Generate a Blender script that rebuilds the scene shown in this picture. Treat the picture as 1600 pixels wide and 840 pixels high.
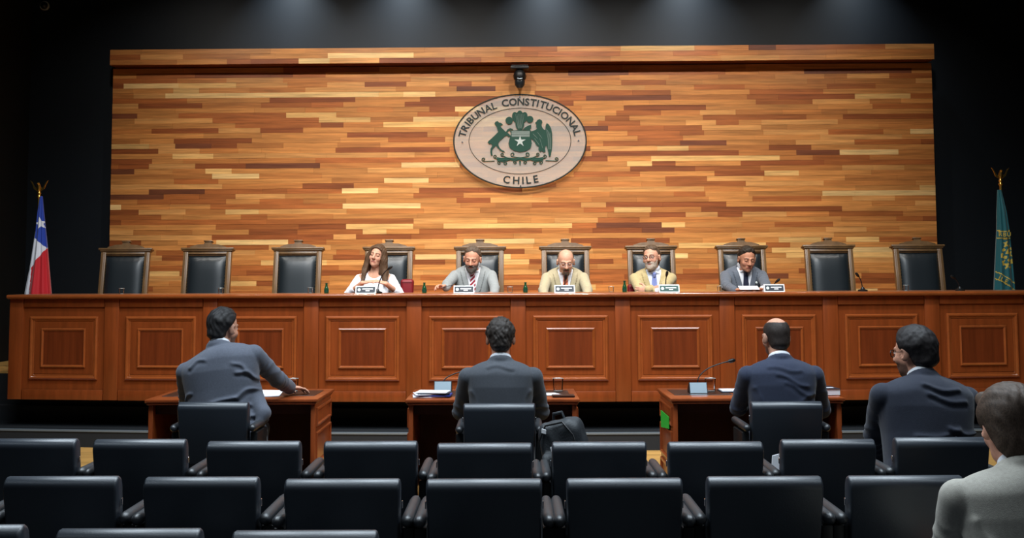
import bpy, bmesh, math, random
import numpy as np
from mathutils import Vector, Matrix, Euler

for _o in list(bpy.data.objects):
    bpy.data.objects.remove(_o)
SC = bpy.context.scene
COL = SC.collection
R = math.radians
rnd = random.Random(7)

# ------------------------------------------------------------------ camera
EYE = Vector((0.0, 0.0, 1.56))
FPX, PPY, PITCH, ROLL = 1650.0, 321.0, R(4.0), R(-0.25)
cam_d = bpy.data.cameras.new('camera')
cam_d.sensor_fit = 'HORIZONTAL'
cam_d.sensor_width = 36.0
cam_d.lens = 36.0 * FPX / 1600.0
cam_d.shift_y = -(420.0 - PPY) / 1600.0
cam_d.clip_end = 100
cam = bpy.data.objects.new('camera', cam_d)
COL.objects.link(cam)
CAMR = Matrix.Rotation(R(90) + PITCH, 3, 'X') @ Matrix.Rotation(ROLL, 3, 'Z')
cam.matrix_world = Matrix.Translation(EYE) @ CAMR.to_4x4()
SC.camera = cam

# ------------------------------------------------------------------ world, lights, exposure
SC.view_settings.view_transform = 'Standard'
SC.view_settings.look = 'None'
SC.view_settings.gamma = 1.0
SC.view_settings.use_curve_mapping = False
SC.view_settings.exposure = 0.0
w = bpy.data.worlds.new('world')
SC.world = w
w.use_nodes = True
w.node_tree.nodes['Background'].inputs[0].default_value = (0.75, 0.85, 1.0, 1)
w.node_tree.nodes['Background'].inputs[1].default_value = 0.025

def lamp(name, loc, target, power, size=0.3, color=(1, 1, 1), spread=140):
    d = bpy.data.lights.new(name, 'AREA')
    d.shape = 'DISK'
    d.size = size
    d.energy = power
    d.color = color
    d.spread = R(spread)
    o = bpy.data.objects.new(name, d)
    COL.objects.link(o)
    o.location = loc
    o.rotation_euler = (Vector(target) - Vector(loc)).to_track_quat('-Z', 'Y').to_euler()
    return o

WARM, COOL = (1.0, 0.95, 0.88), (0.78, 0.90, 1.0)
# ceiling spots washing the timber wall
for x in (-3.9, -2.2, -0.75, 0.85, 2.3, 4.0):
    lamp('wall_washer', (x, 10.0, 5.55), (x * 0.93, 12.6, 2.0), 26 if abs(x) < 3 else 14.5, 0.22, WARM, 95)
# spots grazing the dark wall above the cornice
for x in (-2.75, -1.35, 0.45, 2.2, 4.3):
    lamp('wall_grazer', (x, 12.35, 5.6), (x, 12.9, 4.4), 9.5 if x < 4 else 5, 0.12, COOL, 80)
# spots over the well of the court lighting the bench front and the judges
for x, e in ((-2.4, 17), (-0.8, 25), (0.8, 25), (2.4, 17)):
    lamp('bench_spot', (x, 7.6, 5.55), (x * 1.1, 10.6, 1.3), e, 0.25, (1, 0.96, 0.9), 70)
# ceiling lights over desks and audience
for x in (-2.7, 0.0, 2.7):
    lamp('hall_light', (x, 7.2, 5.6), (x, 7.0, 0), 66, 1.4, COOL, 150)
    lamp('hall_light', (x, 5.3, 5.6), (x, 5.3, 0), 140, 1.8, COOL, 150)
    lamp('hall_light', (x, 2.2, 5.6), (x, 2.6, 0), 16, 0.9, COOL, 150)

# ------------------------------------------------------------------ helpers
def ray(px, py):
    return CAMR @ Vector(((px - 800) / FPX, (PPY - py) / FPX, -1.0))

def at(px, py, Y=None, Z=None):
    """world point seen at a photo position, on the depth Y or the height Z"""
    d = ray(px, py)
    t = (Y - EYE.y) / d.y if Y is not None else (Z - EYE.z) / d.z
    return EYE + d * t

def tag(o, label=None, cat=None, group=None, kind=None):
    if label: o['label'] = label
    if cat: o['category'] = cat
    if group: o['group'] = group
    if kind: o['kind'] = kind
    return o

def link(name, me, mat=None, parent=None, loc=(0, 0, 0), rot=(0, 0, 0)):
    if mat is not None and me is not None and not me.materials:
        for m in (mat if isinstance(mat, (list, tuple)) else [mat]):
            me.materials.append(m)
    o = bpy.data.objects.new(name, me)
    COL.objects.link(o)
    o.location = loc
    o.rotation_euler = rot
    o.parent = parent
    return o

def empty(name, loc=(0, 0, 0), rz=0.0, parent=None):
    o = bpy.data.objects.new(name, None)
    COL.objects.link(o)
    o.empty_display_size = 0.1
    o.location = loc
    o.rotation_euler = (0, 0, rz)
    o.parent = parent
    return o

def copy_tree(o, parent=None):
    c = o.copy()
    COL.objects.link(c)
    c.parent = parent
    for ch in o.children:
        copy_tree(ch, c)
    return c

class MB:
    """collects shapes into one mesh"""
    def __init__(s):
        s.bm = bmesh.new()
    def _x(s, vs, loc, rot):
        m = Matrix.Translation(loc) @ Euler(rot).to_matrix().to_4x4()
        bmesh.ops.transform(s.bm, matrix=m, verts=vs)
    def box(s, size, loc=(0, 0, 0), rot=(0, 0, 0), bev=0.0, seg=2, taper=None):
        g = bmesh.ops.create_cube(s.bm, size=1.0)
        vs = g['verts']
        for v in vs:
            if taper and v.co.z < 0:
                v.co.x *= taper[0]; v.co.y *= taper[1]
            v.co.x *= size[0]; v.co.y *= size[1]; v.co.z *= size[2]
        if bev > 0:
            es = list({e for v in vs for e in v.link_edges})
            r = bmesh.ops.bevel(s.bm, geom=es, offset=bev, segments=seg, profile=0.5, affect='EDGES', clamp_overlap=True)
            vs = list({v for f in r['faces'] for v in f.verts} | {v for v in vs if v.is_valid})
        s._x(vs, loc, rot)
        return s
    def tube(s, pts, rad, n=10, cap=True, rz=1.0):
        pts = [Vector(p) for p in pts]
        if not isinstance(rad, (list, tuple)): rad = [rad] * len(pts)
        rings = []
        up = None
        for i, p in enumerate(pts):
            t = (pts[min(i + 1, len(pts) - 1)] - pts[max(i - 1, 0)]).normalized()
            if up is None:
                up = Vector((0, 0, 1)) if abs(t.z) < 0.9 else Vector((0, 1, 0))
            a = t.cross(up)
            if a.length < 1e-5: a = t.cross(Vector((1, 0, 0)))
            a.normalize(); b = a.cross(t).normalized(); up = b
            rings.append([s.bm.verts.new(p + (a * math.cos(q) + b * math.sin(q) * rz) * rad[i])
                          for q in [2 * math.pi * k / n for k in range(n)]])
        for r0, r1 in zip(rings, rings[1:]):
            for k in range(n):
                s.bm.faces.new((r0[k], r0[(k + 1) % n], r1[(k + 1) % n], r1[k]))
        if cap:
            s.bm.faces.new(list(reversed(rings[0]))); s.bm.faces.new(rings[-1])
        return s
    def lathe(s, prof, loc=(0, 0, 0), n=20, rot=(0, 0, 0), close=True):
        rings = []; vs = []
        for r, z in prof:
            ring = [s.bm.verts.new((r * math.cos(2 * math.pi * k / n), r * math.sin(2 * math.pi * k / n), z)) for k in range(n)]
            rings.append(ring); vs += ring
        for r0, r1 in zip(rings, rings[1:]):
            for k in range(n):
                s.bm.faces.new((r0[k], r0[(k + 1) % n], r1[(k + 1) % n], r1[k]))
        if close:
            s.bm.faces.new(list(reversed(rings[0]))); s.bm.faces.new(rings[-1])
        s._x(vs, loc, rot)
        return s
    def prism(s, poly, y0, y1):
        """polygon in x,z extruded from depth y0 (front) to y1"""
        a = [s.bm.verts.new((x, y0, z)) for x, z in poly]
        b = [s.bm.verts.new((x, y1, z)) for x, z in poly]
        s.bm.faces.new(a); s.bm.faces.new(list(reversed(b)))
        n = len(poly)
        for i in range(n):
            s.bm.faces.new((a[i], b[i], b[(i + 1) % n], a[(i + 1) % n]))
        return s
    def plan(s, poly, z0, z1):
        a = [s.bm.verts.new((x, y, z0)) for x, y in poly]
        b = [s.bm.verts.new((x, y, z1)) for x, y in poly]
        s.bm.faces.new(a); s.bm.faces.new(list(reversed(b)))
        n = len(poly)
        for i in range(n):
            s.bm.faces.new((a[i], b[i], b[(i + 1) % n], a[(i + 1) % n]))
        return s
    def pad(s, w, prof, bev, taper=1.0):
        """upholstered slab: side profile in y,z drawn across the width w, ends eased by bev"""
        cy = sum(p[0] for p in prof) / len(prof); cz = sum(p[1] for p in prof) / len(prof)
        zmin = min(p[1] for p in prof); zmax = max(p[1] for p in prof)
        rings = []
        for x, k in ((-w / 2, bev), (-w / 2 + bev * 0.4, bev * 0.3), (-w / 2 + bev, 0), (w / 2 - bev, 0), (w / 2 - bev * 0.4, bev * 0.3), (w / 2, bev)):
            ring = []
            for y, z in prof:
                d = math.hypot(y - cy, z - cz)
                fx = taper + (1 - taper) * (z - zmin) / (zmax - zmin)
                yy = y - math.copysign(min(k, abs(y - cy)), y - cy); zz = z - math.copysign(min(k, abs(z - cz)), z - cz)
                ring.append(s.bm.verts.new((x * fx, yy, zz)))
            rings.append(ring)
        n = len(prof)
        for r0, r1 in zip(rings, rings[1:]):
            for k in range(n):
                s.bm.faces.new((r0[k], r0[(k + 1) % n], r1[(k + 1) % n], r1[k]))
        s.bm.faces.new(rings[0]); s.bm.faces.new(list(reversed(rings[-1])))
        return s
    def frame(s, w, h, prof, loc=(0, 0, 0), rot=(0, 0, 0)):
        """mitred rectangle frame in the x,z plane; prof = (inset, out) with out towards -y"""
        rings = []; vs = []
        for ins, out in prof:
            a, b = w / 2 - ins, h / 2 - ins
            ring = [s.bm.verts.new(c) for c in ((-a, -out, -b), (a, -out, -b), (a, -out, b), (-a, -out, b))]
            rings.append(ring); vs += ring
        for r0, r1 in zip(rings, rings[1:] + rings[:1]):
            for k in range(4):
                s.bm.faces.new((r0[k], r0[(k + 1) % 4], r1[(k + 1) % 4], r1[k]))
        s._x(vs, loc, rot)
        return s
    def mesh(s, name='mesh', smooth=35):
        bmesh.ops.recalc_face_normals(s.bm, faces=s.bm.faces)
        me = bpy.data.meshes.new(name)
        s.bm.to_mesh(me); s.bm.free()
        if smooth:
            me.polygons.foreach_set('use_smooth', [True] * len(me.polygons))
            me.set_sharp_from_angle(angle=R(smooth))
        return me
    def build(s, name, mat, parent=None, loc=(0, 0, 0), rot=(0, 0, 0), smooth=35):
        return link(name, s.mesh(name, smooth), mat, parent, loc, rot)

# ------------------------------------------------------------------ materials
def srgb(r, g, b):
    f = lambda c: (c / 255 / 12.92) if c / 255 <= 0.04045 else ((c / 255 + 0.055) / 1.055) ** 2.4
    return (f(r), f(g), f(b), 1.0)

def mat(name, col, rough=0.5, metal=0.0, spec=0.5, noise=None, bump=None, coat=0.0, trans=0.0, sheen=0.0, ior=1.45):
    """noise=(scale xyz, amount) varies the colour; bump=(scale, strength)"""
    m = bpy.data.materials.new(name)
    m.use_nodes = True
    nt = m.node_tree; b = nt.nodes['Principled BSDF']
    b.inputs['Base Color'].default_value = col
    b.inputs['Roughness'].default_value = rough
    b.inputs['Metallic'].default_value = metal
    b.inputs['Specular IOR Level'].default_value = spec
    b.inputs['Coat Weight'].default_value = coat
    b.inputs['Coat Roughness'].default_value = 0.15
    b.inputs['Transmission Weight'].default_value = trans
    b.inputs['Sheen Weight'].default_value = sheen
    b.inputs['IOR'].default_value = ior
    geo = nt.nodes.new('ShaderNodeNewGeometry')
    if noise:
        mp = nt.nodes.new('ShaderNodeMapping'); mp.inputs['Scale'].default_value = noise[0]
        nt.links.new(geo.outputs['Position'], mp.inputs['Vector'])
        n = nt.nodes.new('ShaderNodeTexNoise'); n.inputs['Scale'].default_value = 1.0
        n.inputs['Detail'].default_value = 5.0; n.inputs['Roughness'].default_value = 0.6
        nt.links.new(mp.outputs[0], n.inputs['Vector'])
        mr = nt.nodes.new('ShaderNodeMapRange')
        mr.inputs['From Min'].default_value = 0.3; mr.inputs['From Max'].default_value = 0.7
        mr.inputs['To Min'].default_value = 1 - noise[1]; mr.inputs['To Max'].default_value = 1 + noise[1]
        nt.links.new(n.outputs['Fac'], mr.inputs['Value'])
        mx = nt.nodes.new('ShaderNodeVectorMath'); mx.operation = 'SCALE'
        mx.inputs[0].default_value = col[:3]
        nt.links.new(mr.outputs[0], mx.inputs['Scale'])
        nt.links.new(mx.outputs[0], b.inputs['Base Color'])
    if bump:
        n2 = nt.nodes.new('ShaderNodeTexNoise'); n2.inputs['Scale'].default_value = bump[0]
        n2.inputs['Detail'].default_value = 3.0
        nt.links.new(geo.outputs['Position'], n2.inputs['Vector'])
        bp = nt.nodes.new('ShaderNodeBump'); bp.inputs['Strength'].default_value = bump[1]
        bp.inputs['Distance'].default_value = 0.004
        nt.links.new(n2.outputs['Fac'], bp.inputs['Height'])
        nt.links.new(bp.outputs['Normal'], b.inputs['Normal'])
    return m

def attr_mat(name, rough, spec=0.5, grain=None, attr='tint', coat=0.0, bump=None):
    """colour from the mesh's own colour attribute, with grain"""
    m = mat(name, (0.5, 0.5, 0.5, 1), rough, 0, spec, noise=grain, bump=bump, coat=coat)
    nt = m.node_tree
    a = nt.nodes.new('ShaderNodeAttribute'); a.attribute_name = attr
    if grain:
        mx = [n for n in nt.nodes if n.bl_idname == 'ShaderNodeVectorMath'][0]
        nt.links.new(a.outputs['Color'], mx.inputs[0])
    else:
        nt.links.new(a.outputs['Color'], nt.nodes['Principled BSDF'].inputs['Base Color'])
    return m

M = {}
M['plank'] = attr_mat('strip_timber', 0.38, 0.45, grain=((2.2, 4.0, 42.0), 0.30))
M['bench'] = mat('bench_wood', srgb(124, 58, 23), 0.32, 0, 0.5, noise=((22, 22, 1.6), 0.20), coat=0.15)
M['bench_dark'] = mat('bench_wood_deep', srgb(104, 45, 18), 0.32, 0, 0.5, noise=((26, 26, 1.6), 0.22), coat=0.15)
M['bench_top'] = mat('bench_top_wood', srgb(160, 98, 62), 0.28, 0, 0.5, noise=((1.5, 20, 20), 0.18), coat=0.3)
M['mould'] = mat('bench_moulding', srgb(142, 72, 32), 0.22, 0, 0.6, noise=((8, 8, 8), 0.12), coat=0.8)
M['desk'] = mat('desk_wood', srgb(140, 66, 30), 0.32, 0, 0.5, noise=((14, 14, 3.0), 0.2), coat=0.2)
M['desk_in'] = mat('desk_dark_panel', srgb(66, 32, 20), 0.6, 0, 0.3, noise=((10, 10, 2), 0.15))
M['chairwood'] = mat('chair_frame_wood', srgb(106, 79, 50), 0.35, 0, 0.5, noise=((18, 18, 4), 0.25))
M['leather'] = mat('black_leather', srgb(26, 32, 36), 0.33, 0, 0.55, bump=(160, 0.15))
M['vinyl'] = mat('black_vinyl', srgb(36, 42, 50), 0.43, 0, 1.0, bump=(220, 0.12))
M['arm'] = mat('armrest_vinyl', srgb(40, 42, 45), 0.42, 0, 0.8)
M['black'] = mat('black_plastic', srgb(15, 16, 17), 0.45)
M['chrome'] = mat('chrome', (0.7, 0.7, 0.72, 1), 0.2, 1.0)
M['brass'] = mat('brass', srgb(200, 165, 85), 0.3, 1.0)
M['wall'] = mat('dark_wall', srgb(17, 23, 29), 0.5, 0, 0.4, noise=((1.5, 1.5, 1.5), 0.08))
M['wall_side'] = mat('dark_side_wall', srgb(20, 21, 21), 0.7, 0, 0.2)
M['ceil'] = mat('ceiling_paint', srgb(40, 42, 44), 0.9)
M['floor'] = mat('floor_wood', srgb(196, 150, 84), 0.4, 0, 0.4, noise=((1.2, 26, 4), 0.3))
M['carpet'] = mat('added_dark_carpet', srgb(40, 42, 45), 0.85, 0, 0.3, bump=(300, 0.4))
M['nosing'] = mat('step_nosing', srgb(120, 130, 138), 0.4, 0.3)
M['white'] = mat('white_card', srgb(238, 238, 240), 0.7)
M['paper'] = mat('paper', srgb(240, 240, 244), 0.8)
M['navyprint'] = mat('dark_print', srgb(28, 34, 46), 0.5)
M['greenprint'] = mat('green_print', srgb(24, 70, 62), 0.5)
M['grey_metal'] = mat('grey_metal', srgb(150, 164, 172), 0.35, 0.6)
M['glass'] = mat('clear_glass', (1, 1, 1, 1), 0.02, 0, 0.5, trans=1.0)
_m = M['glass']; _nt = _m.node_tree
_lw = _nt.nodes.new('ShaderNodeLayerWeight'); _lw.inputs['Blend'].default_value = 0.14
_gl = _nt.nodes.new('ShaderNodeBsdfGlossy'); _gl.inputs['Roughness'].default_value = 0.08
_tp = _nt.nodes.new('ShaderNodeBsdfTransparent'); _tp.inputs[0].default_value = (0.98, 0.985, 0.985, 1)
_ms = _nt.nodes.new('ShaderNodeMixShader')
_nt.links.new(_lw.outputs['Fresnel'], _ms.inputs[0]); _nt.links.new(_tp.outputs[0], _ms.inputs[1]); _nt.links.new(_gl.outputs[0], _ms.inputs[2])
_nt.links.new(_ms.outputs[0], _nt.nodes['Material Output'].inputs[0])
M['water'] = M['glass'].copy(); M['water'].name = 'water'
M['bottle'] = mat('green_bottle', srgb(40, 96, 60), 0.1, 0, 0.5, trans=0.6)
M['emblem'] = mat('emblem_green', srgb(12, 60, 45), 0.4)
M['emblem_dark'] = mat('emblem_dark', srgb(26, 36, 34), 0.4)
M['silver'] = mat('silver_inlay', srgb(190, 196, 190), 0.35, 0.4)
M['red'] = mat('red_leather', srgb(118, 14, 24), 0.5)
M['blotter'] = mat('desk_blotter', srgb(48, 30, 24), 0.35)
M['blue'] = mat('blue_folder', srgb(40, 60, 140), 0.5)
M['bag'] = mat('bag_nylon', srgb(38, 42, 46), 0.6, bump=(120, 0.4))
M['green_light'] = mat('painted_green_light', srgb(20, 190, 60), 0.4)  # plain green standing in for a patch of light
M['pen'] = mat('pen_body', srgb(30, 30, 34), 0.3)
# ------------------------------------------------------------------ the room
XL, XR, YB = -5.95, 6.3, 12.92
DAIS = 0.62
def arcY(x):
    """front line of the gently bowed bench"""
    return 9.85 + 0.012 * (x - 1.1) ** 2

tag(MB().box((13, 15.5, 0.1), (0.2, 5.4, -0.05)).build('floor', M['floor']), 'light timber floor of the hall', None, None, 'structure')
tag(MB().box((12.2, 9.1, 0.012), (0.17, 2.3, 0.006)).build('added_floor_carpet', M['carpet']), 'unseen dark carpet added under the audience chairs', None, None, 'structure')  # unseen covering, added to cut light bounced onto the chair backs
tag(MB().box((12.6, 0.2, 6.0), (0.17, YB + 0.1, 2.9)).build('wall_back', M['wall']), 'near black back wall', None, None, 'structure')
tag(MB().box((0.2, 15.5, 6.0), (XL - 0.1, 5.4, 2.9)).build('wall_left', M['wall_side']), 'dark left side wall', None, None, 'structure')
tag(MB().box((0.2, 15.5, 6.0), (XR + 0.1, 5.4, 2.9)).build('wall_right', M['wall_side']), 'dark right side wall', None, None, 'structure')
tag(MB().box((13, 15.5, 0.1), (0.2, 5.4, 5.85)).build('ceiling', M['ceil']), 'dark ceiling', None, None, 'structure')

def arc_poly(off, back, x0, x1, n=24, foff=None):
    fr = [(x0 + (x1 - x0) * i / n, arcY(x0 + (x1 - x0) * i / n) + off) for i in range(n + 1)]
    if foff is None:
        return fr + [(x1, back), (x0, back)]
    return fr + [(x, y - off + foff) for x, y in reversed(fr)]

st = MB().plan(arc_poly(-0.08, YB, XL, XR), 0.0, 0.155).build('dais_step', M['carpet'])
tag(st, 'lowest dark carpeted step of the dais, with a pale nosing', None, None, 'structure')
MB().plan(arc_poly(-0.088, 0, XL, XR, foff=-0.04), 0.145, 0.160).build('nosing', M['nosing'], st)
st2 = MB().plan(arc_poly(0.50, YB, XL, XR), 0.155, 0.31).build('dais_step', M['carpet'])
tag(st2, 'second dark carpeted step of the dais under the bench', None, None, 'structure')
ribs = MB()
for k in range(6):
    y_ = 0.02 + k * 0.075
    ribs.plan(arc_poly(y_, 0, -5.9, 6.2, foff=y_ + 0.03), 0.1545, 0.166)
ribs.build('rib_strip', M['carpet'], st)
pf = MB().plan(arc_poly(0.62, YB, XL, XR), 0.31, DAIS).build('dais_platform', M['carpet'])
tag(pf, 'raised platform of the dais behind the bench', None, None, 'structure')
MB().plan(arc_poly(0.63, YB, XL + 0.01, XR - 0.01), DAIS, DAIS + 0.012).build('platform_floor', M['floor'], pf)

# timber strip wall: every strip that shows largest is its own piece
WY = 12.60
a0, a1 = at(171, 370, Y=WY + 0.137), at(1464, 370, Y=WY)
WX0, WX1 = a0.x, a1.x
WZ1 = at(812, 101, Y=WY).z
WZ0 = DAIS + 0.012
wallp = MB().box((WX1 - WX0, 0.12, WZ1 - WZ0), ((WX0 + WX1) / 2, WY + 0.072, (WZ0 + WZ1) / 2)).build('timber_wall', M['bench_dark'])
tag(wallp, 'tall feature wall of mixed brown timber strips behind the judges', None, None, 'structure')
TONES = [((190, 126, 66), 30), ((180, 114, 58), 26), ((202, 142, 80), 17), ((164, 94, 46), 20), ((140, 76, 38), 11),
         ((216, 168, 102), 8), ((230, 188, 124), 5), ((114, 64, 40), 4)]
def tone():
    t = rnd.uniform(0, sum(w_ for _, w_ in TONES))
    for c, w_ in TONES:
        t -= w_
        if t <= 0: break
    j = rnd.uniform(0.93, 1.06)
    return srgb(*[min(255, v * j) for v in c])

def strip_mesh(parts, name):
    vs, fs, cs = [], [], []
    for x0, x1, z0, z1, y, yb, c, ox, oz in parts:
        n = len(vs); g = 0.0; b = 0.0007
        for yy, s in ((y, b), (y + 0.002, 0), (yb, 0)):
            vs += [(x0 + g + s - ox, yy, z0 + g + s - oz), (x1 - g - s - ox, yy, z0 + g + s - oz), (x1 - g - s - ox, yy, z1 - g - s - oz), (x0 + g + s - ox, yy, z1 - g - s - oz)]
        fs.append((n, n + 1, n + 2, n + 3))
        for r in (0, 4):
            for k in range(4):
                fs.append((n + r + k, n + r + 4 + k, n + r + 4 + (k + 1) % 4, n + r + (k + 1) % 4))
        cs += [c] * 12
    me = bpy.data.meshes.new(name)
    me.from_pydata(vs, [], fs)
    at_ = me.color_attributes.new('tint', 'FLOAT_COLOR', 'POINT')
    at_.data.foreach_set('color', np.array(cs, dtype=np.float32).ravel())
    me.materials.append(M['plank'])
    return me

def strip_rows(x0, x1, z0, z1, rows, yf, yb):
    out = []
    hh = (z1 - z0) / rows
    for r in range(rows):
        x = x0; c = tone()
        while x < x1 - 1e-4:
            L = rnd.choice((0.3, 0.4, 0.48, 0.55, 0.65, 0.75, 0.95)) * rnd.uniform(0.9, 1.1)
            if x == x0: L *= rnd.uniform(0.3, 1)
            e = min(x + L, x1)
            if x1 - e < 0.15: e = x1
            if rnd.random() < 0.85: c = tone()
            out.append((x, e, z0 + r * hh, z0 + (r + 1) * hh, yf - rnd.choice((0, 0.0015, 0.003)), yb, c))
            x = e
    return out

strips = strip_rows(WX0, WX1, WZ0, WZ1, 57, WY, WY + 0.013)
seen = [s for s in strips if s[3] > 1.50]
seen.sort(key=lambda s: -(s[1] - s[0]))
own = seen[:296]
ownset = set(map(id, own))
for s in own:
    ox, oz = (s[0] + s[1]) / 2, (s[2] + s[3]) / 2
    me = strip_mesh([(s[0], s[1], s[2], s[3], s[4] - WY, s[5] - WY, s[6], ox, oz)], 'plank')
    link('plank', me, None, wallp, (ox, WY, oz))
rest = [s for s in strips if id(s) not in ownset]
tag(link('plank_field', strip_mesh([(*s, 0, 0) for s in rest], 'plank_field'), None, wallp), None, None, None, 'stuff')
# cornice beam
c0, c1 = at(172, 90, Y=12.557), at(1460, 82, Y=12.42)
CZ0, CZ1 = at(812, 95, Y=12.42).z, at(812, 71, Y=12.42).z
cor = MB().box((c1.x - c0.x, 0.31, CZ1 - CZ0), ((c0.x + c1.x) / 2, 12.433 + 0.155, (CZ0 + CZ1) / 2)).build('timber_cornice', M['bench_dark'])
tag(cor, 'projecting timber beam along the top of the feature wall', None, None, 'structure')
cs_ = strip_rows(c0.x, c1.x, CZ0, CZ1, 3, 12.42, 12.434)
for s in cs_:
    ox, oz = (s[0] + s[1]) / 2, (s[2] + s[3]) / 2
    link('plank', strip_mesh([(s[0], s[1], s[2], s[3], s[4] - 12.42, s[5] - 12.42, s[6], ox, oz)], 'plank'), None, cor, (ox, 12.42, oz))

# the timber wall stands a touch askew to the bench: its left end is set further back
def askew(o):
    pv = Matrix.Translation((WX1, WY, 0))
    o.matrix_basis = pv @ Matrix.Rotation(R(-0.8), 4, 'Z') @ pv.inverted() @ o.matrix_basis
askew(wallp); askew(cor)

# ------------------------------------------------------------------ judges' bench
BZ0, BZ1 = 0.43, 1.434
bench = empty('judges_bench', (0.1, 10.2, 0.31))
tag(bench, 'long bowed reddish wooden judges bench with ten framed panels', 'bench')
def bl(v):
    return Vector(v) - Vector((0.1, 10.2, 0.31))
PITCHX, BXC = 0.9695, 0.0525
bx0 = at(21, 540, Y=arcY(-4.85)).x
bx1 = BXC + 5 * PITCHX + 0.13
# carcass
MB().plan(arc_poly(0.012, 0, bx0 + 0.01, bx1 - 0.01, foff=0.07), BZ0 + 0.002, BZ1 - 0.04).build('front_board', M['bench'], bench, bl((0, 0, 0)))
for x in (bx0 + 0.02, bx1 - 0.02):
    MB().box((0.04, 0.66, BZ1 - 0.045 - BZ0), (x, arcY(x) + 0.345, (BZ0 + BZ1 - 0.045) / 2)).build('end_panel', M['bench'], bench, bl((0, 0, 0)))
tp = MB()
for off, z0, z1 in ((-0.05, BZ1 - 0.034, BZ1 - 0.008), (-0.042, BZ1 - 0.008, BZ1), (-0.035, BZ1 - 0.042, BZ1 - 0.034)):
    tp.plan(arc_poly(off, 0, bx0 - 0.05, bx1 + 0.05, foff=0.72), z0, z1)
wt = tp.build('worktop', M['bench_top'], bench, bl((0, 0, 0)))
nx_ = [bx0 - 0.05 + (bx1 - bx0 + 0.1) * i / 40 for i in range(41)]
MB().tube([(x, arcY(x) - 0.048, BZ1 - 0.0185) for x in nx_], 0.0175, n=14).build('rounded_nosing', M['mould'], wt)
MB().plan(arc_poly(0.42, 0, bx0 + 0.05, bx1 - 0.05, foff=0.46), DAIS, BZ1 - 0.04).build('modesty_board', M['bench_dark'], bench, bl((0, 0, 0)))
MB().plan(arc_poly(0.06, 0, bx0 + 0.05, bx1 - 0.05, foff=0.72), BZ0 + 0.01, BZ0 + 0.03).build('bottom_board', M['black'], bench, bl((0, 0, 0)))
OUTER = [(0, 0), (0.0, 0.016), (0.012, 0.026), (0.022, 0.024), (0.030, 0.012), (0.044, 0.010), (0.05, 0.002), (0.05, 0)]
INNER = [(0, 0), (0.004, 0.010), (0.012, 0.014), (0.020, 0.006), (0.026, 0.0), (0.026, -0.001)]
ppm_frame = MB().frame(0.695, 0.60, OUTER).mesh('outer_moulding')
ppm_inner = MB().frame(0.455, 0.375, INNER).mesh('inner_moulding')
field_me = MB().box((0.60, 0.012, 0.50), bev=0.003, seg=1).mesh('panel_field')
raised_me = MB().box((0.41, 0.012, 0.33), bev=0.003, seg=1).mesh('raised_panel')
pil_me = MB().box((0.14, 0.024, BZ1 - BZ0 - 0.045), bev=0.004).mesh('pilaster')
frz_me = MB().box((PITCHX - 0.145, 0.018, 0.075), bev=0.005).mesh('frieze_rail')
pln_me = MB().box((PITCHX - 0.145, 0.022, 0.095), bev=0.005).mesh('plinth_rail')
def on_front(me, name, m, x, z, out, parent=bench):
    """piece set on the bowed front at x, standing out by 'out'"""
    sl = 2 * 0.012 * (x - 1.1)
    n = Vector((sl, -1, 0)).normalized()
    p = Vector((x, arcY(x) + 0.012, z)) + n * out
    return link(name, me, m, parent, bl(p), (0, 0, math.atan(sl)))
for i in range(10):
    xc = BXC + (i - 4.5) * PITCHX
    on_front(field_me, 'panel_field', M['bench'], xc, 0.925, 0.004)
    on_front(ppm_frame, 'outer_moulding', M['mould'], xc, 0.925, 0.0)
    p = on_front(raised_me, 'raised_panel', M['bench_dark'], xc, 0.925, 0.008)
    link('inner_moulding', ppm_inner, M['mould'], p, (0, -0.006, 0))
    on_front(frz_me, 'frieze_rail', M['bench'], xc, 1.352, 0.008)
    on_front(pln_me, 'plinth_rail', M['bench'], xc, BZ0 + 0.049, 0.010)
for i in range(11):
    xc = BXC + (i - 5) * PITCHX
    on_front(pil_me, 'pilaster', M['bench'], xc, (BZ0 + BZ1 - 0.04) / 2, 0.010)

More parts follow.
